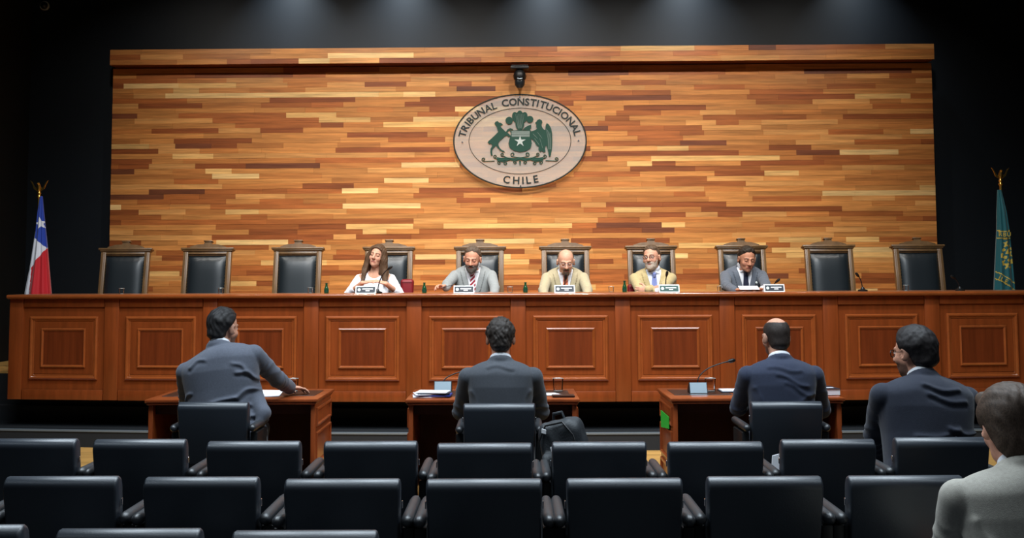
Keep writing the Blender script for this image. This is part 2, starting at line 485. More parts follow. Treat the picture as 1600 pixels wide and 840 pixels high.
# ------------------------------------------------------------------ high-backed judges' chairs
def make_judge_chair():
    r = empty('judge_chair')
    tl = R(11)
    # chair local: faces -y, back at +y side; tilting moves the top towards +y
    rot = (-tl, 0, 0)
    piv = Vector((0, 0.22, 0.46))
    def bp(mb, name, m, parent=r):
        o = mb.build(name, m, parent, piv, rot)
        return o
    H = 0.80
    for s in (-1, 1):
        mb = MB().box((0.055, 0.06, H + 0.05), (s * 0.232, 0, H / 2 - 0.03), bev=0.008)
        mb.box((0.02, 0.012, H - 0.02), (s * 0.232, -0.034, H / 2), bev=0.004)
        bp(mb, 'stile', M['chairwood'])
    mb = MB().box((0.42, 0.05, 0.05), (0, 0, H - 0.025), bev=0.006).box((0.41, 0.02, 0.012), (0, -0.03, H - 0.03), bev=0.003)
    bp(mb, 'top_rail', M['chairwood'])
    mb = MB().box((0.57, 0.10, 0.022), (0, 0, H + 0.025), bev=0.006).box((0.54, 0.08, 0.02), (0, 0, H + 0.008), bev=0.006)
    cn = bp(mb, 'cornice', M['chairwood'])
    pd = [(-0.20, H + 0.036), (0.20, H + 0.036), (0.19, H + 0.052), (0.11, H + 0.075), (0.045, H + 0.078), (0.032, H + 0.105), (-0.032, H + 0.105), (-0.045, H + 0.078), (-0.11, H + 0.075), (-0.19, H + 0.052)]
    MB().prism(pd, -0.025, 0.025).build('pediment', M['chairwood'], cn)
    MB().box((0.092, 0.07, 0.014), (0, 0, H + 0.112), bev=0.003).box((0.07, 0.055, 0.012), (0, 0, H + 0.100), bev=0.003).build('cap_block', M['chairwood'], cn)
    # bulged leather back
    nx, nz = 14, 18
    bm = MB(); g = []
    for i in range(nx + 1):
        row = []
        for k in range(nz + 1):
            u, v = i / nx * 2 - 1, k / nz * 2 - 1
            e = (1 - abs(u) ** 5) * (1 - abs(v) ** 5)
            y = -0.012 - 0.045 * e ** 0.6
            if max(abs(u), abs(v)) > 0.86:
                y -= 0.003 * math.sin((k if abs(u) > 0.86 else i) * 2.6)
            row.append(bm.bm.verts.new((u * 0.203, y, H / 2 + 0.0 + v * (H / 2 - 0.052))))
        g.append(row)
    for i in range(nx):
        for k in range(nz):
            bm.bm.faces.new((g[i][k], g[i + 1][k], g[i + 1][k + 1], g[i][k + 1]))
    bm.box((0.405, 0.02, H - 0.11), (0, 0.0, H / 2))
    bp(bm, 'back_pad', M['leather'])
    nl = MB()
    for k in range(20):
        for s in (-1, 1):
            nl.box((0.006, 0.005, 0.006), (s * 0.2, -0.024, 0.08 + k * 0.034), bev=0.002, seg=1)
    tag(bp(nl, 'nail_row', M['brass']), None, None, None, 'stuff')
    MB().box((0.50, 0.48, 0.11), (0, -0.04, 0.42), bev=0.03, seg=3).build('seat', M['leather'], r)
    MB().box((0.52, 0.50, 0.06), (0, -0.03, 0.345), bev=0.01).build('seat_frame', M['chairwood'], r)
    for s in (-1, 1):
        MB().box((0.06, 0.40, 0.04), (s * 0.27, 0.0, 0.64), bev=0.012).box((0.045, 0.05, 0.30), (s * 0.27, -0.16, 0.48), bev=0.008).build('armrest', M['chairwood'], r)
        for yy in (-0.24, 0.18):
            MB().box((0.05, 0.05, 0.32), (s * 0.22, yy, 0.16), bev=0.008, taper=(0.8, 0.8)).build('leg', M['chairwood'], r)
    return r

jc_px = [(201, 389), (327, 389), (467, 388), (608, 388), (750, 386), (883, 386), (1017, 385), (1159, 384), (1292, 383), (1430, 381)]
jc_lab = ['leftmost tall judge chair, empty, nearest the flag with a star', 'empty tall judge chair, second from the left end', 'empty tall judge chair, third from the left, beside the woman',
          'tall wooden judge chair the woman in white sits in', 'tall judge chair behind the bearded man in the grey suit', 'tall judge chair behind the balding man in beige',
          'tall judge chair behind the man with crossed arms', 'tall judge chair behind the man reading in dark grey', 'empty tall judge chair, second from the right end', 'rightmost tall judge chair, empty, near the green flag']
jc = make_judge_chair()
JCY = 11.52
for i, (px, py) in enumerate(jc_px):
    o = jc if i == 0 else copy_tree(jc)
    p = at(px, py, Y=JCY)
    o.location = (p.x, JCY - 0.22 - 0.15, DAIS + 0.012)
    o.rotation_euler = (0, 0, R([4, 2, 1, 0, 0, 0, 0, 1, -2, -3][i]))
    tag(o, jc_lab[i], 'chair', 'judge chairs along the bench')

# ------------------------------------------------------------------ audience chairs (face +y, origin under the rear top edge)
def make_chair():
    r = empty('auditorium_chair')
    tl = R(9)
    pr = [(0.041 * math.cos(q), -0.041 + 0.041 * math.sin(q)) for q in [math.pi * k / 12 for k in range(13)]] + [(0.041 * math.cos(q), -0.37 + 0.03 * math.sin(q)) for q in [math.pi + math.pi * k / 8 for k in range(9)]]
    bk = MB().pad(0.436, pr, 0.010, 0.95)
    bk.build('backrest', M['vinyl'], r, (0, 0.040, 0.80), (tl, 0, 0))
    MB().box((0.43, 0.47, 0.10), (0, 0.34, 0.40), bev=0.03, seg=3).build('seat', M['vinyl'], r)
    MB().box((0.40, 0.40, 0.03), (0, 0.34, 0.335)).build('seat_pan', M['black'], r)
    for s in (-1, 1):
        ar = MB()
        pts = [(s * 0.243, y, 0.642 + 0.012 * (y - 0.02)) for y in (0.012, 0.016, 0.026, 0.04, 0.2, 0.36, 0.40, 0.412, 0.416)]
        ar.tube(pts, [0.006, 0.014, 0.020, 0.024, 0.0235, 0.023, 0.02, 0.013, 0.005], n=14)
        ao = ar.build('armrest', M['arm'], r)
        MB().box((0.046, 0.26, 0.60), (s * 0.2435, 0.20, 0.312), bev=0.006).build('side_panel', M['black'], r)
        MB().box((0.050, 0.42, 0.022), (s * 0.2425, 0.22, 0.011), bev=0.006).build('foot', M['black'], r)
        MB().box((0.004, 0.012, 0.028), (s * 0.222, 0.062, 0.70), bev=0.001, seg=1).build('bracket', M['chrome'], r)
    return r
ch0 = make_chair()
first = [True]
def chair(px, py, label, group, rz=0.0, loc=None):
    if first[0]:
        o = ch0; first[0] = False
    else:
        o = copy_tree(ch0)
    p = loc if loc is not None else at(px, py, Z=0.812)
    o.location = (p[0], p[1], 0.012)
    o.rotation_euler = (0, 0, R(rz))
    tag(o, label, 'chair', group)
    return o
ordn = ['first', 'second', 'third', 'fourth', 'fifth', 'sixth', 'seventh', 'eighth', 'ninth']
row1 = [(44, 687), (215, 688), (394, 691), (578, 691), (757, 694), (937, 692), (1120, 692), (1297, 688), (1475, 685)]
for i, (px, py) in enumerate(row1):
    extra = {5: ', holding the backpack', 7: ', with a paper on its seat', 8: ', under the man in glasses'}.get(i, '')
    chair(px, py, 'black audience chair, %s from left in farthest row%s' % (ordn[i], extra), 'farthest row of audience chairs')
row2 = [(-128, 743), (91, 747), (311, 748), (533, 751), (756, 751), (977, 750), (1198, 747), (1420, 746)]
for i, (px, py) in enumerate(row2):
    lab = 'black audience chair cut by the left edge, armrest showing, middle row' if i == 0 else 'black audience chair, %s whole one from left in middle row' % ordn[i - 1]
    chair(px, py, lab, 'middle row of audience chairs')
for i, (px, py, lab) in enumerate([(-83, 825, 'nearest-row black chair cut by the bottom left corner'), (195, 831, 'black chair whose top edge shows at the bottom, left of two'),
                                   (473, 834, 'black chair whose top edge shows at the bottom, right of two'), (1590, 852, 'black chair under the man in the light grey jacket')]):
    chair(px, py, lab, 'nearest row of audience chairs')
DC = []
for px, py, lab in ((331, 629, 'black padded chair at the left desk, under the man reaching right'), (780, 631, 'black padded chair at the middle desk'), (1231, 628, 'black padded chair at the right desk with the microphone')):
    DC.append(chair(px, py, lab, 'chairs at the three desks'))

# ------------------------------------------------------------------ desks
def make_desk():
    r = empty('desk')
    W, D, H = 1.17, 0.68, 0.76
    tp = MB().box((W, D, 0.022), (0, D / 2, H - 0.011), bev=0.006).box((W - 0.02, D - 0.02, 0.016), (0, D / 2, H - 0.030), bev=0.006)
    t = tp.build('desk_top', M['desk'], r)
    for s in (-1, 1):
        MB().box((0.40, 0.36, 0.003), (s * 0.33, D / 2 + 0.03, H + 0.0012), bev=0.001, seg=1).build('blotter', M['blotter'], t)
        sp = MB().box((0.03, D - 0.06, H - 0.038), (s * (W / 2 - 0.035), D / 2, (H - 0.038) / 2), bev=0.003).build('side_panel', M['desk'], r)
        for zc, hh in ((0.63, 0.13), (0.42, 0.22), (0.17, 0.22)):
            MB().frame(D - 0.12, hh, [(0, 0), (0.004, 0.012), (0.016, 0.014), (0.022, 0.004), (0.022, 0)], (s * (W / 2 - 0.02), D / 2, zc), (0, 0, s * R(90))).build('moulding', M['desk'], sp)
    MB().box((W - 0.1, 0.025, H - 0.12), (0, D - 0.08, (H - 0.038 + 0.08) / 2)).build('modesty_panel', M['desk_in'], r)
    MB().box((W - 0.1, 0.02, 0.07), (0, 0.10, H - 0.073)).build('apron', M['desk_in'], r)
    return r
dk = make_desk()
DESK = []
for i, (pl, pr, py, lab) in enumerate([(225, 497, 626, 'wooden desk at the left where the man in grey-blue sits'), (632, 908, 626, 'wooden desk in the middle with a pile of papers'), (1048, 1322, 624, 'wooden desk at the right with a painted green light patch on its side')]):
    a, b = at(pl, py, Z=0.75), at(pr, py, Z=0.75)
    o = dk if i == 0 else copy_tree(dk)
    o.location = ((a.x + b.x) / 2, (a.y + b.y) / 2, 0)
    tag(o, lab, 'desk', 'desks facing the bench')
    DESK.append(o)
# green light on the right desk's side, painted as a thin plate
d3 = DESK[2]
MB().prism([(-0.19, 0.50), (0.19, 0.54), (0.19, 0.62), (-0.19, 0.62)], -0.001, 0.003).build('green_light_patch', M['green_light'], d3, (-0.585 + 0.004, 0.33, 0), (0, 0, R(-90)))
# ------------------------------------------------------------------ lettering
_fc = {}
def glyph(ch, depth=0.004, bold=0.022):
    if ch in _fc: return _fc[ch]
    cu = bpy.data.curves.new('letter', 'FONT')
    cu.body = ch; cu.size = 1.0; cu.align_x = 'CENTER'; cu.extrude = depth; cu.offset = bold; cu.resolution_u = 3
    o = bpy.data.objects.new('letter', cu)
    COL.objects.link(o)
    dg = bpy.context.evaluated_depsgraph_get()
    me = bpy.data.meshes.new_from_object(o.evaluated_get(dg))
    bpy.data.objects.remove(o)
    co = np.empty(len(me.vertices) * 3, np.float32); me.vertices.foreach_get('co', co)
    co = co.reshape(-1, 3)
    co[:, 0] -= (co[:, 0].max() + co[:, 0].min()) / 2
    me.vertices.foreach_set('co', co.ravel())
    wid = float(co[:, 0].max() - co[:, 0].min())
    _fc[ch] = (me, wid)
    return _fc[ch]

# ------------------------------------------------------------------ oval emblem on the wall
EY = WY - 0.06
ec = at(812.5, 219, Y=EY)
S = (at(916.5, 219, Y=EY).x - ec.x) / 104.0          # metres per photo pixel at the emblem
em = empty('court_emblem', ec)
tag(em, 'oval glass court emblem with green coat of arms on the timber wall', 'emblem')
EA, EB = 104 * S, 73.5 * S
def oval(a, b, n=72):
    return [(a * math.cos(2 * math.pi * k / n), b * math.sin(2 * math.pi * k / n)) for k in range(n)]
glass = bpy.data.materials.new('emblem_glass'); glass.use_nodes = True
_n = glass.node_tree; _b = _n.nodes['Principled BSDF']
_b.inputs['Base Color'].default_value = srgb(236, 230, 222); _b.inputs['Roughness'].default_value = 0.12
_tr = _n.nodes.new('ShaderNodeBsdfTransparent'); _tr.inputs[0].default_value = (0.92, 0.93, 0.92, 1)
_mx = _n.nodes.new('ShaderNodeMixShader'); _mx.inputs[0].default_value = 0.25
_n.links.new(_tr.outputs[0], _mx.inputs[1]); _n.links.new(_b.outputs[0], _mx.inputs[2])
_n.links.new(_mx.outputs[0], _n.nodes['Material Output'].inputs[0])
MB().prism(oval(EA, EB), -0.005, 0.005).build('glass_plate', glass, em, smooth=20)
def ring(a, b, r, name, m):
    pts = [(x, -0.008, z) for x, z in oval(a, b, 96)]
    pts.append(pts[0])
    MB().tube(pts, r, n=6, cap=False).build(name, m, em)
ring(EA, EB, 0.0085, 'rim', M['emblem_dark'])
ring(80 * S, 52 * S, 0.0035, 'inner_ring', M['emblem_dark'])
for x, z in ((0, 69.5), (0.5, -71), (-90.5, -1.5), (92, 0)):
    MB().lathe([(0.010, -0.012), (0.010, 0.0), (0.006, 0.0), (0.006, 0.05)], (x * S, 0, z * S), 12, (R(-90), 0, 0)).build('standoff_bolt', M['chrome'], em)

def arc_text(word, a, b, th0, th1, size, bottom=False):
    ws = [glyph(c)[1] if c != ' ' else 0.42 for c in word]
    gap = 0.20
    cum = []; t = 0
    for w_ in ws:
        cum.append(t + w_ / 2); t += w_ + gap
    t -= gap
    # arc-length table
    N = 400
    ths = [th0 + (th1 - th0) * k / N for k in range(N + 1)]
    pts = [(a * math.cos(q), b * math.sin(q)) for q in ths]
    L = [0]
    for p, q in zip(pts, pts[1:]): L.append(L[-1] + math.dist(p, q))
    for c, s in zip(word, cum):
        if c == ' ': continue
        target = s / t * L[-1]
        k = min(range(N), key=lambda i: abs(L[i] - target))
        dx, dz = pts[k + 1][0] - pts[k][0], pts[k + 1][1] - pts[k][1]
        ang = math.atan2(dz, dx)
        me, wd = glyph(c)
        nrm = Vector((-math.sin(ang), math.cos(ang)))
        o = link('letter', me, M['emblem_dark'], em)
        p = Vector(pts[k]) - nrm * size * 0.36
        m = Matrix.Translation((p.x, -0.009, p.y)) @ Matrix.Rotation(-ang, 4, 'Y') @ Matrix.Rotation(R(90), 4, 'X') @ Matrix.Diagonal((size, size, size, 1))
        o.matrix_basis = m
arc_text('TRIBUNAL CONSTITUCIONAL', 92 * S, 62.5 * S, R(173), R(8), 15.8 * S)
arc_text('CHILE', 92 * S, 62 * S, R(253), R(288), 16 * S)

def ez(pts):
    return [((x - 530) / 4 * S, (515 - y) / 4 * S) for x, y in pts]
DEER = [(378, 392), (392, 388), (398, 398), (412, 400), (424, 412), (412, 418), (408, 424), (418, 434), (432, 448), (442, 458), (452, 442), (468, 434), (484, 438), (488, 446), (474, 444), (460, 452), (452, 462), (466, 474), (472, 488), (462, 490), (446, 480), (434, 486), (420, 500), (406, 512), (396, 524), (394, 538), (400, 554), (414, 570), (430, 578), (436, 586), (420, 584), (404, 574), (388, 556), (380, 544), (368, 556), (357, 568), (355, 588), (359, 606), (347, 606), (344, 584), (345, 564), (356, 546), (350, 532), (336, 534), (327, 524), (335, 512), (346, 504), (360, 490), (378, 474), (394, 456), (388, 440), (384, 424), (376, 414), (370, 404)]
COND = [(640, 384), (654, 378), (668, 386), (672, 398), (666, 412), (668, 424), (676, 440), (690, 448), (692, 420), (698, 404), (712, 412), (726, 436), (732, 470), (733, 520), (730, 570), (722, 612), (712, 616), (708, 590), (702, 560), (694, 544), (686, 560), (690, 584), (680, 590), (668, 578), (656, 586), (646, 570), (648, 550), (636, 546), (622, 520), (612, 510), (600, 500), (590, 470), (598, 456), (612, 452), (628, 446), (638, 438), (632, 424), (634, 410), (626, 402), (634, 394)]
SHLD = [(466, 448), (600, 448), (594, 468), (598, 490), (604, 530), (598, 560), (570, 578), (533, 586), (490, 576), (464, 556), (458, 530), (468, 490), (474, 468)]
MB().prism(ez(DEER), -0.014, -0.006).build('deer_figure', M['emblem'], em, smooth=0)
co = MB().prism(ez(COND), -0.014, -0.006)
co.prism(ez([(548, 444), (562, 430), (580, 420), (600, 412), (602, 430), (592, 448)]), -0.014, -0.006)
cd = co.build('condor_figure', M['emblem'], em, smooth=0)
ln = MB()
for k in range(4):
    ln.tube([((x - 530) / 4 * S, -0.0145, (515 - y) / 4 * S) for x, y in ((696 + 8 * k, 440 + 8 * k), (706 + 6 * k, 500), (708 + 5 * k, 570))], 0.0012, n=4)
for x0, y0, x1, y1 in ((612, 470, 640, 500), (622, 500, 650, 540), (640, 460, 670, 500), (655, 500, 672, 560)):
    ln.tube([((x0 - 530) / 4 * S, -0.0145, (515 - y0) / 4 * S), ((x1 - 530) / 4 * S, -0.0145, (515 - y1) / 4 * S)], 0.0010, n=4)
ln.build('feather_line', M['silver'], cd)
sh = MB().prism(ez(SHLD), -0.014, -0.006).build('shield', M['emblem'], em, smooth=0)
for k in range(6):
    y = 454 + 6.5 * k
    MB().prism(ez([(478, y), (592, y), (592, y + 2.2), (478, y + 2.2)]), -0.016, -0.013).build('stripe', M['silver'], sh, smooth=0)
star = [(531 + (37 if k % 2 == 0 else 13) * math.sin(math.pi * k / 5), 518 - (37 if k % 2 == 0 else 13) * math.cos(math.pi * k / 5)) for k in range(10)]
MB().prism(ez(star), -0.018, -0.013).build('star', M['silver'], sh, smooth=0)
pl = MB()
for cx, cy, rx, ry, an in ((503, 366, 21, 34, 12), (530, 359, 22, 36, 0), (557, 366, 21, 34, -12), (463, 386, 23, 24, 0), (593, 379, 22, 22, 0), (530, 408, 27, 40, 0)):
    pp = []
    for k in range(24):
        q = 2 * math.pi * k / 24
        x, y = rx * math.cos(q), ry * math.sin(q)
        a = R(-an)
        pp.append((cx + x * math.cos(a) - y * math.sin(a), cy + x * math.sin(a) + y * math.cos(a)))
    pl.prism(ez(pp), -0.014 - 0.0002 * len(pl.bm.verts) / 48, -0.006)
po = pl.build('plume', M['emblem'], em, smooth=0)
pv = MB()
for k in range(-3, 4):
    pv.tube([((530 + k * 3.5 - 530) / 4 * S, -0.0158, (515 - 436) / 4 * S), ((k * 9) / 4 * S, -0.0158, (515 - 345) / 4 * S)], 0.0009, n=4)
pv.build('plume_rib', M['silver'], po)
sc = MB()
def spiral(cx, cy, r, a0, turns, tail):
    pts = [tail] if tail else []
    n = 18
    for k in range(n + 1):
        q = a0 + turns * 2 * math.pi * k / n
        rr = r * (1 - 0.75 * k / n)
        pts.append((cx + rr * math.cos(q), cy + rr * math.sin(q)))
    sc.tube([((x - 530) / 4 * S, -0.010, (515 - y) / 4 * S) for x, y in pts], 0.0058, n=6)
for s in (-1, 1):
    X = lambda x: 530 + s * (x - 530)
    def sp(cx, cy, r, a0, t, tail):
        spiral(X(cx), cy, r, a0 if s == 1 else math.pi - a0, t * s, (X(tail[0]), tail[1]))
    sp(758, 630, 13, R(100), -1.2, (690, 640)); sp(685, 612, 12, R(90), -1.1, (640, 640)); sp(660, 652, 12, R(-90), 1.1, (600, 632))
    sp(620, 655, 13, R(-100), 1.2, (570, 625)); sp(640, 600, 12, R(120), -1.2, (590, 630)); sp(575, 600, 15, R(100), -1.1, (535, 620)); sp(560, 650, 12, R(-90), 1.2, (532, 625))
rb = [(384, 616), (410, 622), (450, 618), (490, 624), (530, 618), (570, 624), (610, 618), (650, 622), (676, 616), (674, 640), (640, 648), (600, 636), (560, 642), (530, 636), (500, 642), (460, 636), (420, 648), (386, 640)]
sc.prism(ez(rb), -0.013, -0.006)
sc.prism(ez([(524, 640), (536, 640), (533, 668), (527, 668)]), -0.012, -0.006)
sc.build('scroll_base', M['emblem'], em)

askew(em)
# camera under the cornice
cc = at(812, 104, Y=12.40)
pz = empty('ceiling_camera', (cc.x, 12.50, cc.z))
tag(pz, 'black dome camera on a bracket under the timber cornice', 'camera')
MB().box((0.22, 0.14, 0.03), (0, 0, 0), bev=0.006).box((0.20, 0.15, 0.012), (0, -0.005, 0.02), bev=0.003).build('mount_plate', M['black'], pz)
MB().lathe([(0.03, 0), (0.06, -0.03), (0.073, -0.06), (0.073, -0.11), (0.065, -0.125)], (0, 0, -0.012), 24).build('housing', M['black'], pz)
MB().lathe([(0.055, -0.12), (0.062, -0.15), (0.058, -0.19), (0.035, -0.222), (0.008, -0.23)], (0, 0, -0.012), 24).build('camera_head', M['leather'], pz)
MB().tube([(-0.03, -0.07, -0.135), (-0.01, -0.078, -0.142), (0.01, -0.078, -0.142), (0.03, -0.07, -0.135)], 0.008, n=8).build('lens_band', M['grey_metal'], pz)
dc = at(68, 8, Y=12.85)
dm = empty('dome_camera', (dc.x, 12.9, dc.z))
tag(dm, 'small pale dome camera high in the top left corner', 'camera')
MB().lathe([(0.055, 0), (0.06, 0.02), (0.055, 0.03)], (0, 0, 0), 20, (R(90), 0, 0)).build('base_ring', M['silver'], dm)
MB().lathe([(0.046, 0.028), (0.042, 0.05), (0.026, 0.07), (0.006, 0.077)], (0, 0, 0), 20, (R(90), 0, 0)).build('dome', M['black'], dm)

# ------------------------------------------------------------------ flags
FL = {'blue': mat('flag_blue', srgb(28, 64, 168), 0.6, sheen=0.2), 'white': mat('flag_white', srgb(225, 228, 236), 0.6, sheen=0.2), 'red': mat('flag_red', srgb(200, 24, 36), 0.6, sheen=0.2),
      'teal': mat('flag_teal', srgb(18, 92, 98), 0.55, sheen=0.2), 'gold': mat('flag_gold', srgb(206, 174, 70), 0.5)}
def inpoly(x, y, P):
    c = False; j = len(P) - 1
    for i in range(len(P)):
        if (P[i][1] > y) != (P[j][1] > y) and x < (P[j][0] - P[i][0]) * (y - P[i][1]) / (P[j][1] - P[i][1]) + P[i][0]: c = not c
        j = i
    return c

def flag_pole(px, ytop, Y, name, label):
    t = at(px, ytop, Y=Y)
    r = empty(name, (t.x, Y, DAIS + 0.012))
    tag(r, label, 'flag')
    h = t.z - DAIS - 0.012
    MB().lathe([(0.16, 0), (0.16, 0.02), (0.08, 0.05), (0.03, 0.07), (0.02, 0.12)], n=24).build('pole_base', M['brass'], r)
    MB().tube([(0, 0, 0.05), (0, 0, h)], 0.014, n=12).build('pole', M['brass'], r)
    fn = MB().lathe([(0.014, -0.05), (0.026, -0.03), (0.016, -0.01), (0.022, 0.01), (0.012, 0.03)], (0, 0, h), 14)
    e = fn.build('finial', M['brass'], r)
    eg = MB()
    eg.tube([(0, 0, h + 0.02), (0, -0.005, h + 0.06), (0.0, -0.012, h + 0.095), (0, -0.03, h + 0.112), (0, -0.05, h + 0.106)], [0.012, 0.024, 0.018, 0.013, 0.003], n=10)
    for s in (-1, 1):
        wg = [(0.012 * s, h + 0.05), (0.045 * s, h + 0.075), (0.075 * s, h + 0.13), (0.095 * s, h + 0.145), (0.07 * s, h + 0.10), (0.055 * s, h + 0.055), (0.02 * s, h + 0.03)]
        eg.prism(wg, -0.006, 0.006)
    eg.build('eagle', M['brass'], e)
    return r, t, h

def drape(r, Y, prof, zs, name, mats, colour, parent, pleats=5, seed=0):
    """hanging cloth around its pole: prof(zpix)->(left,right) photo x, zs photo y levels"""
    n = 110; rows = []
    org = r.location
    P = MB()
    rings = []
    for py in zs:
        l, rr = prof(py)
        a, b = at(l, py, Y=Y - 0.05), at(rr, py, Y=Y - 0.05)
        cx, hw = (a.x + b.x) / 2 - org.x, (b.x - a.x) / 2
        z = (a.z + b.z) / 2 - org.z
        ring = []
        for k in range(n):
            q = 2 * math.pi * k / n
            ripple = 1 + 0.10 * math.sin(pleats * q + seed + 0.9 * z) - 0.10
            dep = min(hw * 0.75, 0.14)
            ring.append(P.bm.verts.new((cx + hw * math.cos(q) * (0.97 + 0.03 * ripple), -0.01 - dep * math.sin(q) * ripple - 0.012 * math.sin(3 * pleats * q * 0.7) * min(1, hw / 0.1), z)))
        rings.append((ring, py, l, rr))
    for (r0, y0, l0, e0), (r1, y1, l1, e1) in zip(rings, rings[1:]):
        for k in range(n):
            f = P.bm.faces.new((r0[k], r1[k], r1[(k + 1) % n], r0[(k + 1) % n]))
            q = 2 * math.pi * (k + 0.5) / n
            u = (math.cos(q) + 1) / 2
            f.material_index = colour(u, (y0 + y1) / 2, math.sin(q) > 0)
    P.bm.faces.new(rings[0][0]); P.bm.faces.new(list(reversed(rings[-1][0])))
    return P.build(name, mats, parent, smooth=60)

def lerp_tab(tab):
    ys = [t[0] for t in tab]
    return lambda y: (float(np.interp(y, ys, [t[1] for t in tab])), float(np.interp(y, ys, [t[2] for t in tab])))

FYL = 11.15
fr, ft, fh = flag_pole(61, 303, FYL, 'national_flag', 'blue white and red flag with a star draped on its pole at the left')
tabL = lerp_tab([(306, 60, 64), (330, 56, 66), (360, 53, 69), (380, 50, 71), (420, 44, 74), (455, 37, 77), (520, 30, 82), (560, 28, 84)])
starc = (62.5, 349)
spoly = [(starc[0] + (9.5 if k % 2 == 0 else 3.8) * math.sin(math.pi * k / 5 - 0.2), starc[1] - (10.5 if k % 2 == 0 else 4.2) * math.cos(math.pi * k / 5 - 0.2)) for k in range(10)]
def colL(u, py, front):
    l, rr = tabL(py); x = l + u * (rr - l)
    if inpoly(x, py, spoly) and front: return 1
    fold = 53 - (py - 360) * 0.06
    if py > 360 and x < fold: return 1
    dia = 371 + (x - 53) * 0.85
    if py < dia: return 0
    d2 = 418 - (x - 49) * 1.35
    if py > d2: return 2
    return 1
drape(fr, FYL, tabL, [306 + 1.0 * k for k in range(255)], 'cloth', [FL['blue'], FL['white'], FL['red']], colL, fr, 4, 0.4)

FYR = 11.2
gr, gt, gh = flag_pole(1563.5, 283, FYR, 'court_flag', 'teal green flag with gold crest and lettering draped at the right')
tabR = lerp_tab([(296, 1561, 1567), (330, 1560, 1575), (357, 1560, 1579), (400, 1558, 1583), (447, 1556, 1587), (520, 1552, 1592), (560, 1551, 1593)])
def colR(u, py, front):
    if not front: return 0
    l, rr = tabR(py); x = l + u * (rr - l)
    for c in (360, 371):
        if abs(py - c - 1.5 * math.sin(u * 3)) < 0.9: return 1
    c1, c2 = 424 + (x - 1557) * 0.62, 435 + (x - 1557) * 0.62
    if abs(py - c1) < 0.9 or abs(py - c2) < 0.9: return 1
    v = (py - 376) / 45
    if 0 < v < 1:
        b = math.sin(x * 0.9 + py * 0.35) + math.sin(x * 0.35 - py * 0.6 + 1.3) + 0.8 * math.sin(py * 1.1 + x * 0.2)
        e = ((u - 0.62) / 0.42) ** 2 + ((v - 0.5) / 0.52) ** 2
        if e < 1 and b > 0.15 * e: return 1
    return 0
fc = drape(gr, FYR, tabR, [296 + 1.5 * k for k in range(176)], 'cloth', [FL['teal'], FL['gold']], colR, gr, 3, 1.0)
def flag_letters(word, pts, size):
    for c, (px, py, rz) in zip(word, pts):
        p = at(px, py, Y=FYR - 0.105) - gr.location
        gm_ = glyph(c)[0].copy(); gm_.materials.clear()
        o = link('letter', gm_, FL['gold'], fc)
        o.matrix_basis = Matrix.Translation(p) @ Matrix.Rotation(R(rz), 4, 'Y') @ Matrix.Rotation(R(90), 4, 'X') @ Matrix.Diagonal((size, size, size * 0.5, 1))
flag_letters('RBU', [(1563.5, 368.5, 0), (1570, 369.2, 0), (1576.5, 369, 0)], 0.062)
flag_letters('ILE', [(1560.5, 436, 28), (1565, 439, 28), (1571, 442.5, 28)], 0.066)

# ------------------------------------------------------------------ small things on the bench
TOPZ = BZ1
def nameplate(px, py, Yoff, frame_m, face_m, label, wpx=32, rz=0):
    Y = arcY(at(px, py, Y=10).x) + Yoff
    p = at(px, py, Y=Y)
    w_ = wpx * Y / FPX
    r = empty('name_plate', (p.x, Y, TOPZ), R(rz))
    tag(r, label, 'name plate', 'name plates on the bench')
    hh = 0.072
    poly = [(-0.035, 0), (0.03, 0), (0.002, hh), (-0.008, hh)]
    m = MB()
    a = [m.bm.verts.new((-w_ / 2, y, z)) for y, z in poly]; b = [m.bm.verts.new((w_ / 2, y, z)) for y, z in poly]
    m.bm.faces.new(a); m.bm.faces.new(list(reversed(b)))
    for i in range(4): m.bm.faces.new((a[i], b[i], b[(i + 1) % 4], a[(i + 1) % 4]))
    m.build('holder', frame_m, r)
    tl = math.atan2(0.027, hh)
    fo = MB().box((w_ * 0.90, 0.002, hh * 0.78)).build('name_card', face_m, r, (0, -0.0225, hh * 0.5), (-tl, 0, 0))
    MB().box((w_ * 0.52, 0.0015, hh * 0.14), (w_ * 0.09, -0.0015, hh * 0.09)).build('print_line', M['white'], fo)
    MB().box((w_ * 0.20, 0.0015, hh * 0.12), (w_ * 0.09, -0.0015, -hh * 0.14)).build('print_line', M['white'], fo)
    MB().lathe([(hh * 0.2, 0), (hh * 0.2, 0.0015)], (-w_ * 0.32, -0.001, 0), 14, (R(90), 0, 0)).build('seal', M['silver'], fo)
    return r
nameplate(572, 455, 0.02, M['silver'], M['navyprint'], 'dark name plate with silver border in front of the woman in white')
nameplate(725, 455, 0.02, M['white'], M['navyprint'], 'white name plate in front of the bearded man in grey')
nameplate(882, 455, 0.02, M['white'], M['navyprint'], 'white name plate in front of the balding man in beige', rz=2)
nameplate(1045, 454, 0.02, M['silver'], M['greenprint'], 'green name plate in front of the man with crossed arms')
nameplate(1209, 453, 0.02, M['white'], M['navyprint'], 'dark name plate in white frame before the man in dark grey')

